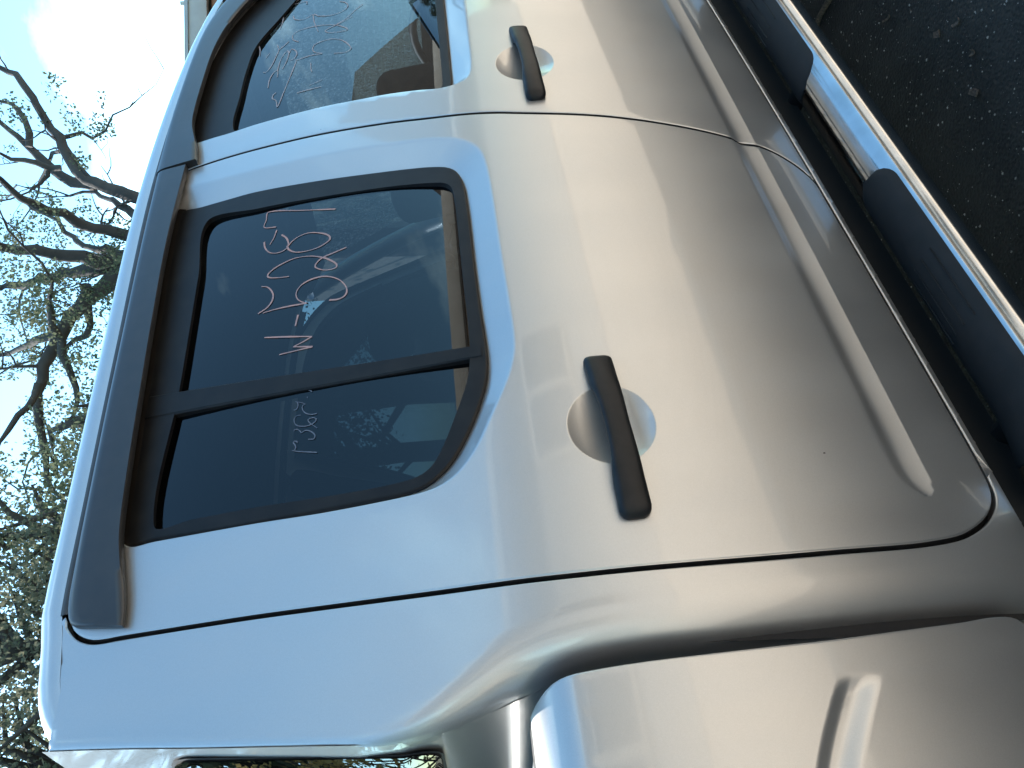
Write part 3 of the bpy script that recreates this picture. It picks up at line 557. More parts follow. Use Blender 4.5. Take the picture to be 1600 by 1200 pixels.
# ------------- rain visors: long rounded acrylic strips over the door tops
def visor(name, up, low, parent, endcap, proud=0.024):
    n = 120; U = smooth_line(up, n=n); L = smooth_line(low, n=n); P = []; F = []
    prof = [(0.0, -0.002), (0.0, 0.6), (0.05, 0.86), (0.14, 0.985), (0.25, 1.0), (0.55, 0.90), (0.85, 0.78), (0.97, 0.74), (1.0, 0.62), (1.0, 0.05)]
    for i in range(n):
        e = min(1.0, (i + 0.4) / 20.0) if endcap else 1.0; e = math.sqrt(max(0.0, 1 - (1 - e) ** 2))
        for t, h in prof:
            q = U[i] * (1 - t) + L[i] * t
            P.append((q[0], float(S(q[0], q[1])) - 0.001 - proud * h * (0.5 + 0.5 * e), q[1]))
    k = len(prof)
    for i in range(n - 1):
        for j in range(k - 1): F.append((i * k + j, (i + 1) * k + j, (i + 1) * k + j + 1, i * k + j + 1))
    F.append(tuple(range(k))); F.append(tuple((n - 1) * k + j for j in reversed(range(k))))
    o = mesh_obj(name, P, F, VISOR, parent, True); o.data.set_sharp_from_angle(angle=0.9); return o
v1 = visor('rain_visor', [(0.470, 1.742), (0.476, 1.757), (0.492, 1.766), (0.52, 1.771), (0.565, 1.774), (0.69, 1.782), (0.86, 1.793), (1.03, 1.803), (1.32, 1.821), (1.552, 1.833)],
           [(0.455, 1.674), (0.465, 1.674), (0.50, 1.680), (0.537, 1.690), (0.60, 1.706), (0.70, 1.717), (0.91, 1.733), (1.035, 1.742), (1.287, 1.757), (1.552, 1.760)], rear_door, True)
v2 = visor('rain_visor', [(1.560, 1.838), (1.72, 1.842), (1.85, 1.843), (2.11, 1.838), (2.25, 1.828), (2.35, 1.808), (2.44, 1.77), (2.56, 1.68), (2.70, 1.52)],
           [(1.560, 1.738), (1.642, 1.752), (1.72, 1.772), (1.78, 1.779), (1.93, 1.780), (2.10, 1.775), (2.22, 1.755), (2.34, 1.71), (2.46, 1.63), (2.62, 1.47)], front_door, False)
for v_, lb in ((v1, 'long black visor over the rear door window, scuffed at its rounded end'), (v2, 'black visor curving down over the front door window')): v_['label'] = lb
# dull sash between visor and glass
def sash(name, up, low, parent):
    n = 80; U = smooth_line(up, n=n); L = smooth_line(low, n=n); P = []; F = []
    for i in range(n):
        for t in (0, 0.33, 0.66, 1.0):
            q = U[i] * (1 - t) + L[i] * t; P.append((q[0], float(S(q[0], q[1])) + 0.0115 + 0.004 * t, q[1]))
    for i in range(n - 1):
        for j in range(3): F.append((i * 4 + j, (i + 1) * 4 + j, (i + 1) * 4 + j + 1, i * 4 + j + 1))
    return mesh_obj(name, P, F, SASH, parent, True)
sash('window_sash', [(0.575, 1.735), (0.75, 1.748), (1.0, 1.765), (1.25, 1.780), (1.445, 1.790)], [(0.60, 1.700), (0.75, 1.712), (1.0, 1.729), (1.25, 1.745), (1.425, 1.750)], rear_door)
sash('window_sash', [(1.665, 1.81), (1.80, 1.815), (2.0, 1.81), (2.2, 1.79), (2.36, 1.745), (2.5, 1.66), (2.66, 1.49)], [(1.70, 1.775), (1.80, 1.775), (2.0, 1.772), (2.18, 1.752), (2.32, 1.705), (2.44, 1.635), (2.6, 1.48)], front_door)
# ------------- door handles
def handle(parent, cx, cz, L=0.132, lean=0.012):
    """bowed bar over the dish: wide ends on the skin, slim raised middle"""
    n = 44; P = []; F = []; k = 16
    for i in range(n):
        s = math.sin(math.pi / 2 * (-1 + 2 * i / (n - 1))); a = abs(s)
        ee = math.sqrt(max(0.0, 1 - ((a - 0.90) / 0.10) ** 2)) if a > 0.90 else 1.0
        hw = (0.0205 if s > -1 else 0) * (0.90 + 0.13 * a) * (0.30 + 0.70 * ee)
        if a < 0.5: hw_up = hw - 0.0035 * (1 - (a / 0.5) ** 4)
        else: hw_up = hw
        th = 0.030 - 0.006 * a * a
        x = cx + L * s; z0 = cz + lean * s * 0.2
        lift = 0.012 + 0.013 * (1 - a ** 3.0)      # outward bow of the outer face
        bow_in = 0.018 * (1 - min(1, a / 0.62) ** 4)   # finger room behind
        ys = float(S(x, z0))
        for j in range(k):
            t = 2 * math.pi * j / k; c, sn = math.cos(t), math.sin(t)
            c2 = math.copysign(abs(c) ** 0.55, c); s2 = math.copysign(abs(sn) ** 0.6, sn)
            zz_ = z0 + (hw if c2 < 0 else hw_up) * c2
            yo = ys - lift * ee - 0.002; yi = ys + 0.004 - bow_in * 1.0
            yy = (yo + yi) / 2 + s2 * (yi - yo) / 2
            P.append((x, yy, zz_))
    for i in range(n - 1):
        for j in range(k): F.append((i * k + j, i * k + (j + 1) % k, (i + 1) * k + (j + 1) % k, (i + 1) * k + j))
    F.append(tuple(reversed(range(k)))); F.append(tuple((n - 1) * k + j for j in range(k)))
    o = mesh_obj('handle', P, F, GRIPM, parent, True); o.data.set_sharp_from_angle(angle=1.0); return o
h1 = handle(rear_door, 0.577, 0.988); h1['label'] = 'black bowed pull handle over a round dish'
h2 = handle(front_door, 1.549, 0.988, 0.150)
# ------------- marker writing on the glass
def ribbon(name, lines, w, m, parent, off):
    P = []; F = []
    for ln in lines:
        q = smooth_line(ln, step=0.004) if len(ln) > 2 else smooth_line(ln, step=0.006)
        t = np.gradient(q, axis=0); t /= np.maximum(np.hypot(t[:, 0], t[:, 1]), 1e-9)[:, None]; nn = np.c_[-t[:, 1], t[:, 0]]
        ww = w * (0.75 + 0.35 * np.sin(np.arange(len(q)) * 0.21 + rng.uniform(0, 6)) * 0.6 + rng.uniform(-0.08, 0.08, len(q))); k = len(P)
        for a, b, c in zip(q, nn, ww):
            for s in (-0.5, 0.5):
                p = a + b * c * s; P.append((p[0], float(HG(p[0], p[1])) - off, p[1]))
        n = len(q)
        for i in range(n - 1): F.append((k + 2 * i, k + 2 * i + 2, k + 2 * i + 3, k + 2 * i + 1))
    return mesh_obj(name, P, F, m, parent)
ribbon('writing', WA, 0.0038, INK, pane if False else rear_door, 0.0012)['label'] = 'pink handwritten W-5287 on the rear door glass'
ribbon('writing', WB, 0.0019, INK2, rear_door, 0.0012)['label'] = 'small faded handwritten number on the quarter glass'
ribbon('writing', WC, 0.0034, INK3, front_door, 0.0012)['label'] = 'loose white handwriting on the front door glass'

# ------------- roof, gutter, windscreen, cab back
def strip_grid(name, rows, m, parent, smooth=True, flip=False, sharp=None):
    P = [p for r in rows for p in r]; n = len(rows[0]); F = []
    for i in range(len(rows) - 1):
        for j in range(n - 1):
            q = (i * n + j, i * n + j + 1, (i + 1) * n + j + 1, (i + 1) * n + j); F.append(q[::-1] if flip else q)
    o = mesh_obj(name, P, F, m, None, smooth); o.parent = parent
    if parent is truck: o.matrix_parent_inverse = T_INV
    if sharp: o.data.set_sharp_from_angle(angle=sharp)
    return o
def roof_pt(x, v):
    """v 0..1 across the cab"""
    lo_ = float(sstep(0.44, 0.52, x)); y0 = float(S(x, float(G(x)))) - 0.0030 + 0.0070 * lo_; y = y0 + v * 2 * (YC - y0); a = abs(2 * v - 1); w = YC - y0
    d = (1 - a) * w; r = 0.055; u = max(0.0, r - d); roll_ = -(r - math.sqrt(max(0, r * r - u * u))) * 0.8
    z = float(G(x)) - 0.007 + 0.013 * lo_ + 0.8 * r + roll_ + 0.035 * (1 - a * a)
    # the back edge turns down
    dx = max(0.0, x - 0.318); rb = 0.10; ub = max(0.0, rb - dx); z -= (rb - math.sqrt(max(0, rb * rb - ub * ub))) * 0.42
    return (x, y, z)
vs_ = [0, 0.001, 0.004, 0.009, 0.016, 0.025, 0.035, 0.05, 0.08] + list(np.linspace(0.12, 0.88, 20)) + [0.92, 0.95, 0.965, 0.975, 0.984, 0.991, 0.996, 0.999, 1]
xs_ = [0.318, 0.321, 0.326, 0.334, 0.345, 0.36, 0.38, 0.405, 0.43] + list(np.linspace(0.47, 2.62, 48))
roof = strip_grid('roof', [[roof_pt(x, v) for v in vs_] for x in xs_], PAINT, truck, flip=False)
# headlining just under the roof
strip_grid('headlining', [[(x, y, z - 0.035) for x, y, z in [roof_pt(x, v) for v in np.linspace(0.03, 0.97, 14)]] for x in np.linspace(0.36, 2.60, 20)], LINER, truck)
for side in (0, 1):
    rows = []
    for x in np.linspace(0.50, 2.42, 90):
        g = float(G(x)); y = float(S(x, g)); rr = [(x, y + 0.020, g + 0.0065), (x, y + 0.002, g + 0.005), (x, y - 0.002, g - 0.002), (x, y - 0.002, g - 0.013), (x, y + 0.010, g - 0.016)]
        rows.append([(a, b if side == 0 else 2 * YC - b, c) for a, b, c in rr])
    strip_grid('gutter_strip', rows, RUBBER, truck)
def back_rows(z0, z1, y_in, n=26):
    rows = []
    for z in np.linspace(z0, z1, n):
        xe = float(E_x(z)) + 0.0012; r = 0.014 + 0.056 * float(1 - sstep(1.12, 1.36, z)); y0 = float(S(xe, z)) + r - 0.0075
        rows.append([(xe - 0.020 * (1 - (2 * v - 1) ** 2), y0 + v * 2 * (YC - y0), z) for v in np.linspace(0, 1, 24)])
    return rows
cab_back = strip_grid('cab_back', back_rows(0.45, 1.765, 0), PAINT, truck, flip=True)
cap = strip_grid('roof_rear_lip', [[roof_pt(0.318, v) for v in vs_], [(x - 0.004, y, z - 0.03) for x, y, z in [roof_pt(0.318, v) for v in vs_]], [(x - 0.018, y, z - 0.075) for x, y, z in [roof_pt(0.318, v) for v in vs_]]], PAINT, truck, flip=True)
# back window: black rim and dark pane
def back_pt(y, z, off):
    xe = float(E_x(z)); r = 0.030; y0 = float(S(xe, z)) + r; v = (y - y0) / (2 * (YC - y0)); return (xe - 0.020 * (1 - (2 * v - 1) ** 2) - off, y, z)
def rrect(y0, y1, z0, z1, r, slant=0.0, n=7):
    P = []
    for cy, cz, a0 in ((y0 + r, z0 + r, 180), (y1 - r, z0 + r, 270), (y1 - r, z1 - r, 0), (y0 + r, z1 - r, 90)):
        for k in range(n): a = math.radians(a0 + 90 * k / (n - 1)); P.append((cy + r * math.cos(a), cz + r * math.sin(a)))
    return [(y + slant * ((z - z0) / (z1 - z0)) * (1 if y < YC else -1), z) for y, z in P]
def back_sheet(name, loop, m, parent, off):
    c = np.mean(loop, 0); rings = []
    for t in (1.0, 0.9, 0.7, 0.45, 0.2): rings.append([back_pt(c[0] + (y - c[0]) * t, c[1] + (z - c[1]) * t, off) for y, z in loop])
    n = len(loop); P = [p for r in rings for p in r] + [back_pt(*c, off)]; F = []
    for i in range(len(rings) - 1):
        for j in range(n): F.append((i * n + j, (i + 1) * n + j, (i + 1) * n + (j + 1) % n, i * n + (j + 1) % n))
    for j in range(n): F.append(((len(rings) - 1) * n + j, len(P) - 1, (len(rings) - 1) * n + (j + 1) % n))
    o = mesh_obj(name, P, F, m, parent, True); return o
bw = back_sheet('back_window_rim', rrect(0.116, 2 * YC - 0.116, 1.245, 1.60, 0.045, 0.090), RUBBER, cab_back, 0.0025)
bp_ = back_sheet('back_window_pane', rrect(0.120, 2 * YC - 0.120, 1.249, 1.596, 0.042, 0.090), G_BACK, cab_back, 0.005)
# windscreen and A pillars
scr = []
for i in range(16):
    t = i / 15; x = 2.60 + (3.24 - 2.60) * t; z = 1.830 + (1.14 - 1.830) * t + 0.05 * math.sin(math.pi * t); y0 = 0.30 - 0.10 * t
    scr.append([(x + 0.10 * (1 - (2 * v - 1) ** 2), y0 + 2 * (YC - y0) * v, z) for v in np.linspace(0, 1, 18)])
windscreen = strip_grid('windscreen', scr, G_SCREEN, truck)
for side in (0, 1):
    mb = MB(); pts = []
    for i in range(14):
        t = i / 13; x = 2.52 + (3.20 - 2.52) * t; z = 1.800 + (1.10 - 1.800) * t + 0.05 * math.sin(math.pi * t); y0 = 0.285 - 0.15 * t; pts.append((x, y0 if side == 0 else 2 * YC - y0, z))
    mb.tube(pts, [0.035 + 0.015 * i / 13 for i in range(14)], 10); o = mb.build('windscreen_pillar', PAINT, None, True); part(o)
# bonnet, front fenders, far-front body: simple but real
fend = [(2.86, 0.60), (2.835, 0.49), (2.90, 0.47)]
arch = [(3.42 + 0.44 * math.cos(a), 0.40 + 0.44 * math.sin(a)) for a in np.linspace(math.pi * 0.97, 0.03 * math.pi, 26)]
fend = [(2.843, 0.50), (2.93, 0.455)] + arch + [(3.95, 0.40), (4.20, 0.42), (4.26, 0.60), (4.22, 0.90), (4.10, 1.03), (3.8, 1.08), (3.4, 1.11), (3.1, 1.135), (2.965, 1.155), (2.94, 1.10), (2.89, 1.0), (2.87, 0.8)]
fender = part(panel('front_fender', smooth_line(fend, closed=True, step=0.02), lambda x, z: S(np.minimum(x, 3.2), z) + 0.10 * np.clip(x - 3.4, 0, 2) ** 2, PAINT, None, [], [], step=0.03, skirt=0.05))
rows = []
for x in np.linspace(2.98, 4.24, 26):
    s = (x - 2.98) / 1.26; z0 = float(np.interp(x, [2.96, 3.1, 3.4, 3.8, 4.1, 4.24], [1.155, 1.135, 1.11, 1.08, 1.03, 0.92])); y0 = float(S(min(x, 3.2), z0)) + 0.10 * max(0, x - 3.4) ** 2
    rows.append([(x, y0 + v * 2 * (YC - y0), z0 + 0.06 * (1 - (2 * v - 1) ** 4) * (1 - 0.5 * s ** 4)) for v in np.linspace(0, 1, 20)])
strip_grid('bonnet', rows, PAINT, truck)
mb = MB(); mb.box((4.235, YC, 0.72), (0.06, 1.62, 0.50)); part(mb.build('front_bumper', PAINT, None, bevel=0.03))

# ------------- cargo tub
TUB = [(0.2495, 1.141), (0.261, 1.128), (0.268, 1.116), (0.2715, 1.102), (0.273, 1.075), (0.274, 1.018), (0.274, 0.947), (0.2745, 0.873), (0.2755, 0.798), (0.279, 0.719), (0.284, 0.634), (0.289, 0.585), (0.287, 0.555), (0.27, 0.535)]
archr = [(-0.48 + 0.47 * math.cos(a), 0.38 + 0.47 * math.sin(a)) for a in np.linspace(0.20 * math.pi * 0.6, math.pi - 0.20 * math.pi * 0.6, 40)]
t_out = smooth_line(TUB, step=0.008).tolist() + [(0.2, 0.53), (0.1, 0.53), (0.02, 0.53)] + archr + [(-1.0, 0.53), (-1.3, 0.53), (-1.36, 0.56), (-1.37, 0.8), (-1.37, 1.141)] + [(x, 1.141) for x in np.arange(-1.33, 0.235, 0.03)]
t_out = dedupe(t_out, 0.004)
td = []
for z in (1.1405, 1.139, 1.136, 1.132, 1.126, 1.119, 1.110, 1.100, 1.09): td += [(x, z) for x in np.arange(-1.36, 0.272, 0.012)]
gl_ = smooth_line([(0.245, 0.772), (0.224, 0.788), (0.182, 0.818), (0.145, 0.841), (0.06, 0.885), (-0.08, 0.935), (-0.25, 0.965)], step=0.006)
for k in np.linspace(-0.034, 0.034, 25): td += (gl_ + np.array([0.45 * k, k * 0.9])).tolist()
gx, gz = np.meshgrid(np.arange(0.19, 0.25, 0.0035), np.arange(0.76, 0.84, 0.0035)); td += np.c_[gx.ravel(), gz.ravel()].tolist()
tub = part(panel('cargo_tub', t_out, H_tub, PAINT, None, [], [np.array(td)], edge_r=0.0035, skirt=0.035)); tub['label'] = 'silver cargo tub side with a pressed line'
def tub_box(name, x0, x1, y0, y1, z0, z1, m, bev=0.006): mb = MB(); mb.box(((x0 + x1) / 2, (y0 + y1) / 2, (z0 + z1) / 2), (x1 - x0, y1 - y0, z1 - z0)); return mb.build(name, m, tub, bevel=bev)
yt = float(S(0.0, 1.141)) + 0.055
tub_box('tub_rail', -1.37, 0.247, yt - 0.002, yt + 0.075, 1.085, 1.1395, PAINT, 0.010)
tub_box('tub_rail', -1.37, 0.247, 2 * YC - yt - 0.075, 2 * YC - yt + 0.002, 1.085, 1.1395, PAINT, 0.010)
tub_box('tub_front_wall', 0.205, 0.243, yt + 0.078, 2 * YC - yt - 0.078, 0.60, 1.136, PAINT, 0.012)
tub_box('tub_floor', -1.36, 0.20, 0.12, 2 * YC - 0.12, 0.585, 0.62, DARK)
tub_box('tub_inner_wall', -1.36, 0.20, yt + 0.03, yt + 0.05, 0.62, 1.08, DARK, 0.004); tub_box('tub_inner_wall', -1.36, 0.20, 2 * YC - yt - 0.05, 2 * YC - yt - 0.03, 0.62, 1.08, DARK, 0.004)
tub_box('tailgate', -1.41, -1.375, 0.10, 2 * YC - 0.10, 0.60, 1.13, PAINT, 0.012)
mb = MB(); mb.tube([(0.16, yt + 0.035, 1.139), (0.16, yt + 0.035, 1.150)], 0.016, 16); mb.tube([(0.185, yt + 0.035, 1.153), (0.16, yt + 0.030, 1.157), (0.13, yt + 0.045, 1.153)], 0.0075, 8); mb.build('tie_down_knob', PLAST, tub, bevel=0.002)
mb = MB(); mb.box((-1.388, 0.06, 0.85), (0.05, 0.10, 0.42)); mb.build('tail_lamp', REDL, tub, bevel=0.015)

# ------------- underbody and hidden backing so that gaps read dark
def back_panel(name, poly, off, m): return part(sheet(name, smooth_line(poly, closed=True, step=0.03), S, m, None, off, step=0.06))
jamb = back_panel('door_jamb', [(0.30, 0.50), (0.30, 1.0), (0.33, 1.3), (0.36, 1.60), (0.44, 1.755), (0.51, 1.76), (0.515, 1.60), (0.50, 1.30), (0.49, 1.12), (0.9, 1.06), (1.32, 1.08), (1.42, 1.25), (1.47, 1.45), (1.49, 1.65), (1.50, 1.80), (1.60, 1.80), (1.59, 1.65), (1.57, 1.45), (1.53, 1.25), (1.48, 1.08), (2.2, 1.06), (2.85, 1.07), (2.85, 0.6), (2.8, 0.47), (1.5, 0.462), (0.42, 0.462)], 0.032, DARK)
mb = MB(); mb.box((1.6, YC, 0.40), (2.7, 1.58, 0.09)); mb.box((1.4, 0.40, 0.33), (5.2, 0.10, 0.14)); mb.box((1.4, 1.44, 0.33), (5.2, 0.10, 0.14)); part(mb.build('chassis', DARK, None))
# ------------- cabin
mb = MB(); mb.box((1.65, YC, 0.47), (2.6, 1.56, 0.04)); part(mb.build('cabin_floor', DARK, None))
mb = MB(); mb.box((0.345, YC, 0.86), (0.05, 1.50, 0.70)); part(mb.build('cabin_rear_wall', PLAST, None))
def trim_panel(x0, x1, side):
    P = []; F = []; xs = np.linspace(x0, x1, 12); zs = np.linspace(0.50, 1.135, 8)
    for x in xs:
        for z in zs:
            y = float(S(x, z)) + 0.085 - 0.02 * (z - 0.5); P.append((x, y if side == 0 else 2 * YC - y, z))
    for i in range(11):
        for j in range(7): F.append((i * 8 + j, i * 8 + j + 1, (i + 1) * 8 + j + 1, (i + 1) * 8 + j))
    return part(mesh_obj('door_trim', P, F, PLAST, None, True))
for s in (0, 1): trim_panel(0.42, 1.36, s); trim_panel(1.42, 2.86, s)
def blob(name, c, d, m, parent, rot=0.0, bev=0.05):
    mb = MB(); mb.box(c, d, Matrix.Rotation(rot, 3, 'Y')); return part(mb.build(name, m, None, bevel=bev, seg=4)) if parent is truck else mb.build(name, m, parent, bevel=bev, seg=4)
for y in (0.52, 1.32):
    s = blob('front_seat', (2.34, y, 0.76), (0.52, 0.50, 0.16), FABRIC, truck)
    blob('backrest', (2.08, y, 1.06), (0.15, 0.48, 0.58), FABRIC, s, -0.28)
    blob('headrest', (2.02, y, 1.42), (0.11, 0.27, 0.17), FABRIC, s, -0.2)
s = blob('rear_bench', (0.80, YC, 0.76), (0.48, 1.36, 0.16), FABRIC, truck)
blob('backrest', (0.55, YC, 1.06), (0.16, 1.36, 0.60), FABRIC, s, -0.22)
for y in (0.50, 1.34): blob('headrest', (0.47, y, 1.42), (0.10, 0.27, 0.16), FABRIC, s, -0.2)
dash = blob('dashboard', (2.98, YC, 0.98), (0.36, 1.46, 0.26), PLAST, truck, 0, 0.06)
mb = MB(); a0 = [(2.70 + 0.11 * math.cos(a) * 0.45, 0.52 + 0.19 * math.sin(a), 1.05 + 0.19 * math.cos(a)) for a in np.linspace(0, 2 * math.pi, 33)]
mb.tube(a0, 0.015, 8, cap=False); mb.box((2.71, 0.52, 1.05), (0.05, 0.10, 0.09)); mb.tube([(2.71, 0.35, 1.05), (2.71, 0.69, 1.05)], 0.012, 8); mb.tube([(2.73, 0.52, 1.05), (2.86, 0.52, 0.99)], 0.03, 8)
part(mb.build('steering_wheel', PLAST, None, True))
blob('interior_mirror', (2.72, YC, 1.66), (0.03, 0.24, 0.07), PLAST, truck, 0, 0.02)
for y in (0.55, 1.29): blob('sun_visor', (2.56, y, 1.755), (0.20, 0.44, 0.02), LINER, truck, 0.25, 0.008)

# ------------- side step
SY, SZ, RY, RZ = 0.022, 0.365, 0.066, 0.044
def step_c(x):
    e = max(0.0, 0.62 - x); return SY + 1.6 * e * e, SZ + 0.2 * e * e
def step_ring(x, n=28, dr=0.0):
    cy, cz = step_c(x); r = []
    for k in range(n):
        a = 2 * math.pi * k / n; r.append((x, cy + (RY + dr) * math.cos(a), cz + (RZ + dr) * math.sin(a)))
    return r
xs = [0.455, 0.46, 0.47, 0.49] + list(np.linspace(0.52, 2.70, 60)); P = []; n = 28
for i, x in enumerate(xs):
    sc_ = (0.45, 0.72, 0.9, 0.98)[i] if i < 4 else 1; cy, cz = step_c(x); P += [(x, cy + (b - cy) * sc_, cz + (c - cz) * sc_) for _, b, c in step_ring(x, n)]
F = [(i * n + k, i * n + (k + 1) % n, (i + 1) * n + (k + 1) % n, (i + 1) * n + k) for i in range(len(xs) - 1) for k in range(n)] + [tuple(range(n))[::-1], tuple((len(xs) - 1) * n + k for k in range(n))]
F = [q[::-1] for q in F]
side_step = part(mesh_obj('side_step', P, F, CHROME, None, True)); side_step.data.set_sharp_from_angle(angle=0.9); side_step['label'] = 'polished oval steel side step'
def pad(x0, x1):
    """rubber tread with rounded ends laid over the tube top"""
    a_in, a_out = math.radians(28), math.radians(142); P = []; F = []; nx, na = 60, 12
    for i in range(nx):
        t = i / (nx - 1); x = x0 + (x1 - x0) * t; e = min(x - x0, x1 - x) / 0.055; w = math.sqrt(max(0.0, 1 - (1 - min(1, e)) ** 2)) if e < 1 else 1.0
        am = (a_in + a_out) / 2; hw = (a_out - a_in) / 2 * max(w, 0.02)
        for j in range(na):
            s = -1 + 2 * j / (na - 1); a = am + hw * s; h = 0.0025 * (1 - max(0, abs(s) - 0.8) / 0.2 * 0.9); cy, cz = step_c(x); P.append((x, cy + (RY + h) * math.cos(a), cz + (RZ + h) * math.sin(a)))
    for i in range(nx - 1):
        for j in range(na - 1): F.append((i * na + j, (i + 1) * na + j, (i + 1) * na + j + 1, i * na + j + 1))
    o = mesh_obj('tread_pad', P, F, TREAD, side_step, True)
    # moulded pattern: three long bars, and short chevrons to each side
    mb = MB(); xm = (x0 + x1) / 2
    def bar(xa, xb, aa, ab, w=0.0014):
        cy, cz = step_c((xa + xb) / 2); q = []
        for (x, a) in ((xa, aa), (xb, ab)):
            a = math.radians(a); q.append((x, cy + (RY + 0.0032) * math.cos(a), cz + (RZ + 0.0032) * math.sin(a)))
        mb.tube(q, w, 5)
    for k in (60, 80, 100, 120): bar(xm - 0.075, xm + 0.075, k, k)
    mb.build('tread_pattern', TREAD2, o, True)['kind'] = 'stuff'
pad(0.50, 1.105); pad(1.425, 2.05)
for x in (0.60, 1.55, 2.45): mb = MB(); mb.tube([(x, SY + 0.04, SZ - 0.02), (x, 0.22, 0.36), (x, 0.38, 0.36)], 0.02, 8); mb.build('step_bracket', DARK, side_step, True)

# ------------- wheels
def wheel(x, y, sgn):
    mb = MB(); prof = [(0.20, 0.10), (0.25, 0.125), (0.33, 0.128), (0.37, 0.11), (0.385, 0.07), (0.388, 0.0), (0.385, -0.07), (0.37, -0.11), (0.33, -0.128), (0.25, -0.125), (0.20, -0.10)]; n = 40
    P = [(r * math.cos(2 * math.pi * k / n), w, r * math.sin(2 * math.pi * k / n)) for r, w in prof for k in range(n)]
    F = [(i * n + k, i * n + (k + 1) % n, (i + 1) * n + (k + 1) % n, (i + 1) * n + k) for i in range(len(prof) - 1) for k in range(n)]
    t = mesh_obj('tyre', P, F, TYRE, None, True); w = mesh_obj('wheel', [(0, 0, 0)], [], ALLOY, None)
    mb = MB()
    mb.tube([(0, -0.10, 0), (0, -0.06, 0)], 0.055, 16)
    for k in range(6): a = 2 * math.pi * k / 6; mb.box((0.13 * math.cos(a), -0.085, 0.13 * math.sin(a)), (0.20, 0.03, 0.06), Matrix.Rotation(-a, 3, 'Y'))
    ring = [(0.225 * math.cos(a), -0.10, 0.225 * math.sin(a)) for a in np.linspace(0, 2 * math.pi, 33)]; mb.tube(ring, 0.02, 8, cap=False); mb.tube([(0, 0.02, 0), (0, 0.03, 0)], 0.23, 24)
    bpy.data.objects.remove(w); w = mb.build('wheel', ALLOY, None, bevel=0.004); t.parent = w; part(w); w.location = (x, y, 0.388); w.rotation_euler = (0, 0, 0 if sgn > 0 else math.pi); return w
wheel(-0.48, 0.15, 1); wheel(-0.48, 2 * YC - 0.15, -1); wheel(3.42, 0.15, 1); wheel(3.42, 2 * YC - 0.15, -1)
# ------------- door mirror (its reflection shows low in the front door glass)
mb = MB(); mb.box((2.52, -0.14, 1.25), (0.13, 0.22, 0.19)); mir = mb.build('door_mirror', PAINT, front_door, bevel=0.045, seg=4)
mb = MB(); mb.tube([(2.54, -0.06, 1.19), (2.58, 0.06, 1.16)], 0.03, 10); mb.build('mirror_arm', GRIPM, mir, True)
mb = MB(); mb.box((2.453, -0.14, 1.25), (0.006, 0.185, 0.165)); mb.build('mirror_rim', RUBBER, mir, bevel=0.002)
MIRROR = mat('mirror_face', (0.85, 0.87, 0.88), 0.02, 1.0, noise=(3, 1, (0.83, 0.85, 0.86)))
mb = MB(); mb.box((2.449, -0.14, 1.25), (0.004, 0.168, 0.148)); mb.build('mirror_face', MIRROR, mir, bevel=0.001)
# ------------- the far side is the same pressings mirrored
bpy.context.view_layer.update()
MIRR = Matrix.Translation((0, 2 * YC, 0)) @ Matrix.Diagonal((1, -1, 1, 1))
def mirror_copy(o, parent=None):
    c = o.copy(); COL.objects.link(c)
    if parent is None: c.parent = truck; c.matrix_parent_inverse = T_INV; c.matrix_basis = MIRR @ o.matrix_basis
    else: c.parent = parent
    for ch in [q for q in o.children if 'writing' not in q.name]: mirror_copy(ch, c)
    return c
for o in (rear_door, front_door, cab_side, fender, tub, side_step, jamb):
    c = mirror_copy(o)
    if 'label' in c: del c['label']
    for q in c.children:
        if q.name.startswith('quarter_pane') or (o is rear_door and q.name.startswith('window_pane')): q.data = q.data.copy(); q.data.materials[0] = G_BACK
        elif o is front_door and q.name.startswith('window_pane'): q.data = q.data.copy(); q.data.materials[0] = G_FAR

# ==================================================================== the place
# ground: dark asphalt under the truck, pale paving of the yard beyond the parking strip
def ground_mat(name, c1, c2, sc1, rough, bump):
    m = mat(name, c1, rough, noise=(sc1, 1, c2)); t = m.node_tree; b = t.nodes['Principled BSDF']; b.inputs['Specular IOR Level'].default_value = 0.25
    c = t.nodes.new('ShaderNodeTexCoord'); n = t.nodes.new('ShaderNodeTexNoise'); n.inputs['Scale'].default_value = 140; n.inputs['Detail'].default_value = 6
    n3 = t.nodes.new('ShaderNodeTexVoronoi'); n3.inputs['Scale'].default_value = 120
    ad = t.nodes.new('ShaderNodeMath'); ad.operation = 'ADD'; bp = t.nodes.new('ShaderNodeBump'); bp.inputs['Strength'].default_value = bump; bp.inputs['Distance'].default_value = 0.006
    lnk(t, c.outputs['Object'], n.inputs['Vector']); lnk(t, c.outputs['Object'], n3.inputs['Vector']); lnk(t, n.outputs[0], ad.inputs[0]); lnk(t, n3.outputs['Distance'], ad.inputs[1]); lnk(t, ad.outputs[0], bp.inputs['Height']); lnk(t, bp.outputs[0], b.inputs['Normal'])
    return m
ASPH = ground_mat('old_asphalt', (0.020, 0.020, 0.020), (0.036, 0.035, 0.033), 7, 0.9, 0.7)
PAVE = ground_mat('pale_yard_paving', (0.64, 0.505, 0.375), (0.71, 0.57, 0.435), 3, 0.9, 0.35)
EARTH = ground_mat('dry_grass_earth', (0.10, 0.085, 0.045), (0.17, 0.14, 0.08), 0.6, 0.95, 0.5)
def plane(name, x0, x1, y0, y1, z, m, nx=1, ny=1):
    P = [(x0 + (x1 - x0) * i / nx, y0 + (y1 - y0) * j / ny, z) for i in range(nx + 1) for j in range(ny + 1)]
    F = [(i * (ny + 1) + j, (i + 1) * (ny + 1) + j, (i + 1) * (ny + 1) + j + 1, i * (ny + 1) + j + 1) for i in range(nx) for j in range(ny)]
    o = mesh_obj(name, P, F, m); o['kind'] = 'structure'; return o
plane('ground', -600, 600, -600, 600, -0.008, EARTH)
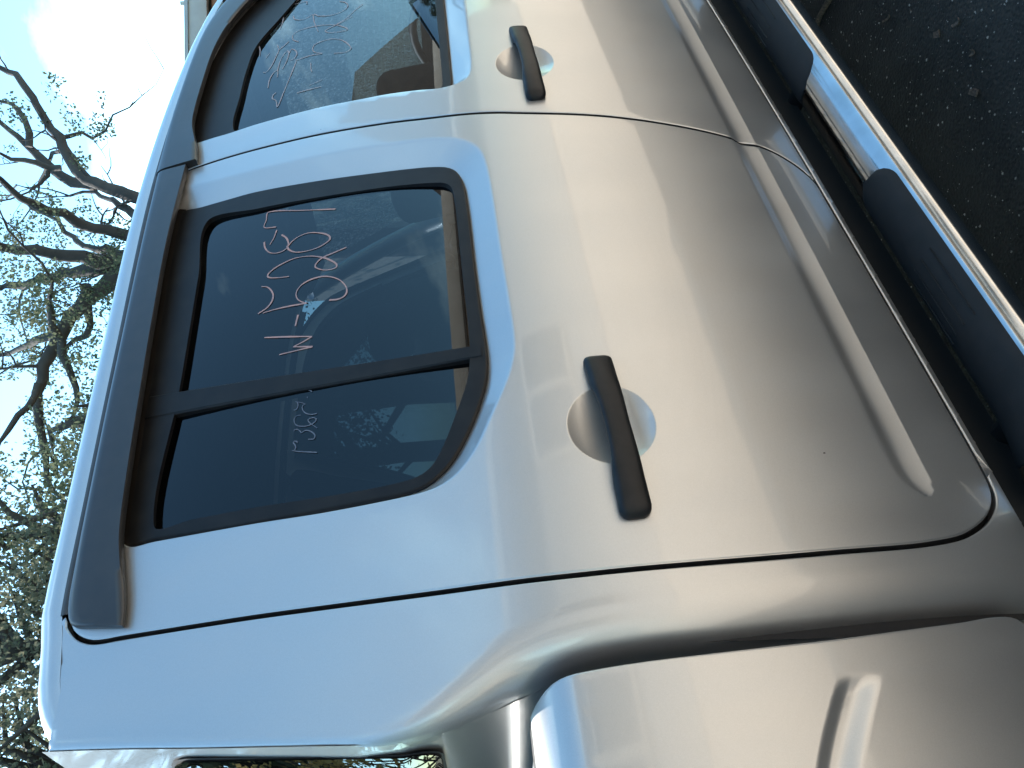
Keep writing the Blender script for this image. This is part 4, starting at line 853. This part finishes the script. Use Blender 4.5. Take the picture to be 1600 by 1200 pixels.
plane('driveway', -14, 16, -1.35, 6.5, 0.0, ASPH)
plane('yard_paving', -14, 16, -7.2, -1.352, -0.002, PAVE)
# grit on the asphalt, uncountable
P = []; F = []
for i in range(5200):
    near = rng.random() < 0.72
    x = rng.uniform(0.7, 3.4) if near else rng.uniform(-3, 6); y = rng.uniform(-0.35, 0.75) if near else rng.uniform(-1.3, 3.5); r = 0.0009 + 0.0028 * rng.random() ** 3
    k = len(P); a = rng.uniform(0, 6)
    for q in range(4): P.append((x + r * math.cos(a + q * 1.57) * rng.uniform(.7, 1.3), y + r * math.sin(a + q * 1.57) * rng.uniform(.7, 1.3), 0.0005))
    P.append((x, y, r * rng.uniform(.6, 1.2)))
    for q in range(4): F.append((k + q, k + (q + 1) % 4, k + 4))
GRIT = mat('pale_grit', (0.10, 0.098, 0.09), 0.9, noise=(90, 1, (0.42, 0.41, 0.39)))
o = mesh_obj('grit', P, F, GRIT); o['kind'] = 'stuff'; o['label'] = 'fine pale grit scattered on the dark asphalt'; o['category'] = 'grit'
CHIP = mat('dry_bark', (0.045, 0.036, 0.03), 0.9, noise=(160, 1, (0.13, 0.10, 0.08)), bump=(200, 0.4, 0.001))
def chip(name, x, y, L, w, rot, label, n=1):
    P = []; F = []
    for i in range(7):
        t = i / 6 - 0.5; hw = w * (0.55 + 0.45 * math.cos(t * 2.4)) * rng.uniform(.85, 1.1); zz = 0.003 + 0.006 * t * t * 4
        for s in (-1, 1): P.append((L * t, hw * s / 2, zz + 0.002 * rng.random()))
        for s in (-1, 1): P.append((L * t, hw * s / 2, zz + 0.0035 + 0.001 * rng.random()))
    for i in range(6):
        a = i * 4; b = a + 4
        F += [(a, b, b + 1, a + 1), (a + 2, a + 3, b + 3, b + 2), (a, a + 2, b + 2, b), (a + 1, b + 1, b + 3, a + 3)]
    F += [(0, 1, 3, 2), (24, 26, 27, 25)]
    o = mesh_obj(name, P, F, CHIP); o.location = (x, y, 0); o.rotation_euler = (0, 0, rot); tag(o, label, 'bark chip' if 'bark' in name else 'leaf', 'litter on the asphalt'); return o
chip('bark_chip', 1.594, -0.019, 0.024, 0.009, 1.2, 'short brown bark chip on the asphalt, nearest the top right corner')
chip('bark_chip', 1.434, 0.059, 0.026, 0.015, 0.3, 'broader brown bark chip on the asphalt, lowest of the three')
chip('bark_chip', 1.640, 0.030, 0.018, 0.016, 0.8, 'dull round bark flake on the asphalt, closest to the step')
chip('dry_leaf', 1.501, 0.003, 0.014, 0.010, 2.0, 'small curled pale leaf between the bark chips')
chip('dry_leaf', 1.86, 0.10, 0.030, 0.006, 1.0, 'thin pale leaf on the asphalt near the step')
mb = MB(); mb.tube([(2.16, 0.12, 0.008), (2.18, 0.20, 0.007), (2.205, 0.26, 0.007), (2.205, 0.33, 0.006), (2.19, 0.45, 0.006)], [0.008, 0.009, 0.008, 0.008, 0.006], 7)
tag(mb.build('twig', CHIP, None, True), 'bent dark twig on the asphalt beside the step', 'twig')

# ------------- trees
BARK = mat('gum_bark', (0.032, 0.028, 0.026), 0.9, noise=(3, 1, (0.062, 0.053, 0.047)), bump=(14, 0.5, 0.02))
LEAF_G = leaf_mat('gum_leaves', (0.075, 0.095, 0.060), (0.14, 0.15, 0.095), 0.45)
LEAF_O = leaf_mat('olive_leaves', (0.11, 0.115, 0.08), (0.18, 0.175, 0.12), 0.45)
LEAF_D = leaf_mat('dark_leaves', (0.08, 0.095, 0.060), (0.14, 0.15, 0.09), 0.45)
def leaves(name, centres, per, size, m, parent, droop=0.6):
    """many single leaf blades spread through clusters (centre, radius)"""
    C = np.array([c for c, r in centres], float); R = np.array([r for c, r in centres], float)
    n = int(sum(per * (r / 0.5) ** 2 for r in R)); w = (R / 0.5) ** 2; idx = rng.choice(len(R), n, p=w / w.sum())
    d = rng.normal(size=(n, 3)); d /= np.linalg.norm(d, axis=1)[:, None]; pos = C[idx] + d * (R[idx] * rng.random(n) ** 0.42)[:, None] * np.array([1.15, 1.15, 0.72])
    ax = rng.normal(size=(n, 3)); ax[:, 2] -= droop; ax /= np.linalg.norm(ax, axis=1)[:, None]; sd = np.cross(ax, rng.normal(size=(n, 3))); sd /= np.linalg.norm(sd, axis=1)[:, None]
    L = size * rng.uniform(0.6, 1.35, n)[:, None]; W = L * 0.34
    V = np.stack([pos, pos + ax * L * .5 + sd * W, pos + ax * L, pos + ax * L * .5 - sd * W], 1).reshape(-1, 3); F = np.arange(4 * n).reshape(-1, 4)
    me = bpy.data.meshes.new(name); me.vertices.add(len(V)); me.vertices.foreach_set('co', V.ravel()); me.loops.add(4 * n); me.loops.foreach_set('vertex_index', F.ravel()); me.polygons.add(n); me.polygons.foreach_set('loop_start', np.arange(0, 4 * n, 4)); me.update(calc_edges=True); me.validate()
    me.materials.append(m); return link(bpy.data.objects.new(name, me), parent)
def twigs_from(mb, p, d, L, r, depth, tips):
    pts = [Vector(p)]; dd = Vector(d).normalized(); k = 5
    for i in range(k):
        dd = (dd + Vector(rng.normal(size=3)) * 0.30 + Vector((0, 0, 0.05))).normalized(); pts.append(pts[-1] + dd * L / k)
    mb.tube(pts, [r * (1 - 0.75 * i / k) for i in range(k + 1)], 5, cap=False)
    tips.append(tuple(pts[-1]))
    if depth > 0:
        for i in (2, 3, 4, 5):
            if rng.random() < 0.8: twigs_from(mb, pts[i], (dd + Vector(rng.normal(size=3)) * 0.9), L * 0.62, r * 0.5, depth - 1, tips)
gum = tag(empty('gum_tree', (10.77, 8.10, 0)), 'tall gum tree with crooked bare limbs rising behind the cab roof', 'tree')
gum_inv = Matrix.Translation((-10.77, -8.10, 0))
mb = MB(); tips = []
mb.tube([(10.75, 8.05, -0.1), (10.80, 8.12, 1.5), (10.68, 8.0, 3.2), (10.77, 8.10, 4.6), (10.77, 8.10, 5.6)], [0.55, 0.45, 0.40, 0.40, 0.30], 14)
for r, pts in LIMBS:
    q = smooth_line(np.array(pts)[:, :3] if False else np.array(pts), step=0.25) if False else np.array(pts, float)
    # resample with a little crookedness
    d = np.r_[0, np.cumsum(np.linalg.norm(np.diff(q, axis=0), axis=1))]; s = np.linspace(0, d[-1], max(6, int(d[-1] / 0.22))); q = np.c_[[np.interp(s, d, q[:, k]) for k in range(3)]].T
    for _ in range(2): q[1:-1] = (q[:-2] + 2 * q[1:-1] + q[2:]) / 4
    q[1:-1] += rng.normal(size=(len(q) - 2, 3)) * 0.025
    rr = [max(0.018, r * 0.70 * (1 - 0.72 * (i / len(q)) ** 1.1) * rng.uniform(.9, 1.12)) for i in range(len(q))]
    mb.tube(q.tolist(), rr, 9)
    # continue past the drawn end, and throw side twigs
    twigs_from(mb, q[-1], q[-1] - q[-3], 1.6, rr[-1], 1, tips)
    for i in range(3, len(q), 3):
        if rng.random() < 0.55:
            t = Vector(q[min(i + 1, len(q) - 1)] - q[i - 1]); dirn = t.normalized() * 0.6 + Vector(rng.normal(size=3)) * 0.8
            twigs_from(mb, q[i], dirn, rng.uniform(0.6, 1.5), rr[i] * 0.34, 1, tips)
o = mb.build('trunk', BARK, gum, True); o.matrix_parent_inverse = gum_inv
cl = [(c, r * 0.62) for c, r in LEAF_CLUSTERS]
for c, r in LEAF_CLUSTERS[6:]:
    for k in range(3): cl.append(((c[0] + rng.normal() * 0.7, c[1] + rng.normal() * 0.7, c[2] + rng.normal() * 0.45), rng.uniform(0.14, 0.32)))
for t in tips:
    az = math.degrees(math.atan2(t[0] - CAM[0], t[1] - CAM[1]))
    p = 0.7 if az < 53 else 0.10
    if rng.random() < p: cl.append((t, rng.uniform(0.14, 0.36)))
o = leaves('crown', cl, 420, 0.058, LEAF_G, gum); o.matrix_parent_inverse = gum_inv

def dense_tree(name, az, D, h, crown_r, n_clump, m, label, cat='tree', group='trees behind the truck', per=60, leaf=0.065, z0=2.2, at=None):
    a = math.radians(az); bx, by = at if at else (CAM[0] + D * math.sin(a), CAM[1] + D * math.cos(a))
    t = tag(empty(name, (bx, by, 0)), label, cat, group); mb = MB(); tips = []
    top = [(0, 0, -0.1), (0.1, 0.05, h * 0.25), (-0.05, 0.1, h * 0.5), (0.12, 0.0, h * 0.72), (0.05, 0.05, h * 0.95)]
    mb.tube(top, [0.26, 0.22, 0.18, 0.12, 0.04], 10); cl = []
    for i in range(n_clump):
        zz_ = rng.uniform(z0, h); f = math.sin(math.pi * min(1, max(0.08, (zz_ - z0 * 0.6) / (h * 1.06 - z0 * 0.6)))) ** 0.6
        an = rng.uniform(0, 2 * math.pi); rad = crown_r * f * rng.random() ** 0.5
        c = (rad * math.cos(an), rad * math.sin(an), zz_); cl.append((c, rng.uniform(0.28, 0.62)))
        if i % 3 == 0:
            zb = max(0.8, zz_ - 0.5 * rad - 0.3); xb = 0.05; mid = (c[0] * 0.5 + rng.normal() * 0.15, c[1] * 0.5 + rng.normal() * 0.15, (zb + zz_) / 2 + rng.normal() * 0.1)
            mb.tube([(xb, 0.05, zb), mid, c], [0.07, 0.045, 0.014], 6, cap=False)
    mb.build('trunk', BARK, t, True); leaves('crown', cl, per, leaf, m, t); return t
dense_tree('leafy_tree', 38.5, 12.0, 7.4, 1.35, 120, LEAF_G, 'leafy tree next to the bare limbed gum, sky showing through', per=85)
dense_tree('leafy_tree', 30.5, 10.5, 7.6, 1.55, 190, LEAF_D, 'dark leafy tree above the middle of the cab roof', per=85)
dense_tree('leafy_tree', 22.5, 10.0, 7.6, 1.6, 210, LEAF_O, 'olive brown tree above the rounded end of the visor', per=85)
dense_tree('leafy_tree', 15.0, 10.8, 7.8, 1.7, 220, LEAF_O, 'thick tree behind the bright rear corner of the roof', per=85)
dense_tree('leafy_tree', 8.0, 10.0, 7.4, 1.6, 160, LEAF_D, 'tree at the lower left corner of the picture', per=60)
for az, D, h, lb in ((-2, 9.5, 8.2, 'tree beyond the golden shrubs, next to the corner tree'), (-12, 9.0, 8.4, 'tree beyond the golden shrubs, behind the tallest one'), (-22, 9.5, 8.0, 'tree beyond the golden shrubs, at the end of the row'), (34, 17, 9.8, 'taller tree filling in behind the two leafy trees'), (26, 16.5, 10.0, 'tall tree behind the dark leafy tree'), (18, 16, 9.6, 'tall tree behind the olive brown tree')):
    dense_tree('background_tree', az, D, h, 2.3, 150, LEAF_G, lb, per=22, leaf=0.13, z0=3.0)

for i, (x, y, h) in enumerate(((-9.0, -3.6, 6.0), (-9.6, -0.6, 6.6), (-9.2, 2.4, 6.2), (-9.8, 5.6, 6.8), (-7.6, 8.0, 6.4))):  # out-of-view tree row, added to darken reflections in the cab's rear corner
    dense_tree('added_rear_tree', 0, 0, h, 1.9, 110, LEAF_D, ['unseen added tree nearest the yard, behind the tub', 'unseen added tree straight behind the tub', 'unseen added tree behind the golden shrubs', 'unseen added tree in the far rear corner', 'unseen added tree beside the driveway end'][i], group='unseen trees added at the rear', per=55, leaf=0.17, z0=0.7, at=(x, y))
# golden shrubs beyond the tub, mirrored in the back window
DRY = leaf_mat('golden_seed_heads', (0.42, 0.30, 0.10), (0.55, 0.42, 0.18), 0.45)
for i, (x, y, hh) in enumerate(((-0.9, 4.4, 3.1), (-1.9, 5.2, 3.6), (-0.5, 5.6, 3.3), (-2.6, 4.3, 3.0))):
    t = tag(empty('golden_shrub', (x, y, 0)), ['golden shrub nearest the tub', 'tall golden shrub behind the others', 'bushy golden shrub nearest the cab', 'low golden shrub at the end of the row'][i], 'shrub', 'golden shrubs beyond the tub')
    mb = MB(); cl = []
    for k in range(34):
        a = rng.uniform(0, 6.28); r = rng.uniform(0.1, 0.85); p = (r * math.cos(a), r * math.sin(a), hh * rng.uniform(0.35, 1.0)); mb.tube([(0.1 * math.cos(a), 0.1 * math.sin(a), -0.02), (p[0] * .7, p[1] * .7, p[2] * .6), p], [0.012, 0.009, 0.004], 4, cap=False); cl.append((p, rng.uniform(0.10, 0.22)))
    mb.build('stems', CHIP, t, True); leaves('foliage', cl, 260, 0.06, DRY, t, -0.8)

# ------------- brick house ahead of the truck
BRICK = mat('brown_brick', (0.20, 0.11, 0.075), 0.9, noise=(9, 1, (0.27, 0.16, 0.11)), bump=(30, 0.4, 0.01))
MORTAR = mat('mortar', (0.32, 0.29, 0.25), 0.95, noise=(20, 1, (0.38, 0.35, 0.30)))
CREAM = mat('cream_timber', (0.46, 0.42, 0.36), 0.6, noise=(5, 1, (0.53, 0.49, 0.43)))
house = tag(empty('brick_house', (11.4, 4.7, 0.26)), 'brown brick house with a pale fascia board, at the top edge of the picture', 'house')
house.rotation_euler = (0, 0, math.radians(-27))       # front face square to the view
def hpart(mb, name, m, bevel=0.0, parent=house): return mb.build(name, m, parent, bevel=bevel)
mb = MB(); mb.box((2.0, 3.0, 1.72), (8.4, 5.8, 4.36)); hpart(mb, 'wall', MORTAR)
mb = MB(); mb.box((2.0, -0.02, 4.19), (8.9, 0.10, 0.27)); hpart(mb, 'fascia', mat('grey_fascia_paint', (0.30, 0.29, 0.275), 0.6, noise=(5, 1, (0.35, 0.34, 0.32))), 0.01)
mb = MB(); mb.box((2.0, 3.0, 4.34), (8.9, 6.2, 0.05)); hpart(mb, 'roof', mat('grey_roof_sheet', (0.25, 0.25, 0.25), 0.5, 0.3, noise=(3, 1, (0.3, 0.3, 0.3))))
mb = MB(); mb.tube([(0.9, 0.5, 4.36), (0.9, 0.5, 4.62)], 0.03, 8); hpart(mb, 'vent_pipe', CREAM)
bm_ = bpy.data.meshes.new('brick'); tmp = MB(); tmp.box((0, 0, 0), (0.23, 0.02, 0.076)); bm_.from_pydata(tmp.v, [], tmp.f); bm_.materials.append(BRICK)
cnt = 0
for row in range(17):
    for c_ in range(17):
        o = bpy.data.objects.new('brick', bm_); link(o, house); o.location = (-2.1 + 0.12 * (row % 2) + c_ * 0.24, 0.092, 3.99 - row * 0.087); cnt += 1
mb = MB()
for row in range(45):
    for c_ in range(34):
        if row < 17 and c_ < 17: continue
        z = 3.99 - row * 0.087
        if z > 0.05: mb.box((-2.1 + 0.12 * (row % 2) + c_ * 0.24, 0.092, z), (0.23, 0.02, 0.076))
o = hpart(mb, 'brickwork', BRICK); o['kind'] = 'stuff'

# ------------- weatherboard house across the yard, behind the camera, seen in the glass
WHITEB = mat('white_weatherboard', (0.34, 0.335, 0.325), 0.6, noise=(4, 1, (0.40, 0.395, 0.385)))
BOARD = mat('brown_weatherboard', (0.075, 0.06, 0.05), 0.7, noise=(6, 1, (0.10, 0.08, 0.065)))
PANE = mat('dark_house_pane', (0.03, 0.04, 0.05), 0.05, coat=0.5, noise=(2, 1, (0.04, 0.05, 0.06)))
yard_house = tag(empty('weatherboard_house', (2.0, -4.6, 0)), 'brown weatherboard house with cream joinery, reflected in the dark windows', 'house')
def yp(mb, name, m, bevel=0.0, parent=yard_house): return mb.build(name, m, parent, bevel=bevel)
mb = MB(); mb.box((2, -3.1, 1.68), (18, 6, 3.36)); yp(mb, 'wall', BOARD)
for k in range(18):
    mb = MB(); mb.box((2, -0.085, 0.12 + k * 0.18), (18, 0.022, 0.175), Matrix.Rotation(-0.06, 3, 'X')); yp(mb, 'board', WHITEB)
mb = MB(); mb.box((2, 0.28, 3.33), (18.6, 0.76, 0.03)); yp(mb, 'eave_lining', CREAM)
mb = MB(); mb.box((2, 0.67, 3.42), (18.6, 0.03, 0.20)); yp(mb, 'gutter_board', CREAM, 0.004)
for k in range(10):
    mb = MB(); mb.box((2, 0.52 - k * 0.30, 3.53 + k * 0.10), (18.6, 0.33, 0.03), Matrix.Rotation(-0.32, 3, 'X')); yp(mb, 'roof_course', BOARD)
for k in range(16):
    z = 3.62 + k * 0.15; x0 = 5.9 + k * 0.26
    mb = MB(); mb.box(((x0 + 12) / 2, 0.40, z), (12 - x0, 0.022, 0.146), Matrix.Rotation(-0.08, 3, 'X')); yp(mb, 'gable_board', BOARD)
ang = math.atan2(0.15, 0.26); mb = MB(); mb.box((5.95 + 7.5 * 0.26, 0.43, 3.66 + 7.5 * 0.15), (5.2, 0.03, 0.16), Matrix.Rotation(-ang, 3, 'Y')); yp(mb, 'rake_board', BOARD)
mb = MB(); mb.box((2, 0.70, 3.29), (18.4, 0.02, 0.03)); yp(mb, 'trim_board', BOARD)
for x in (-4.2, -1.0, 2.2):
    mb = MB(); mb.box((x, -0.03, 1.65), (1.6, 0.06, 1.5)); f_ = yp(mb, 'window', CREAM, 0.006)
    for s in (-0.38, 0.38): mb = MB(); mb.box((x + s, 0.004, 1.65), (0.66, 0.02, 1.3)); yp(mb, 'pane', PANE, 0, f_)
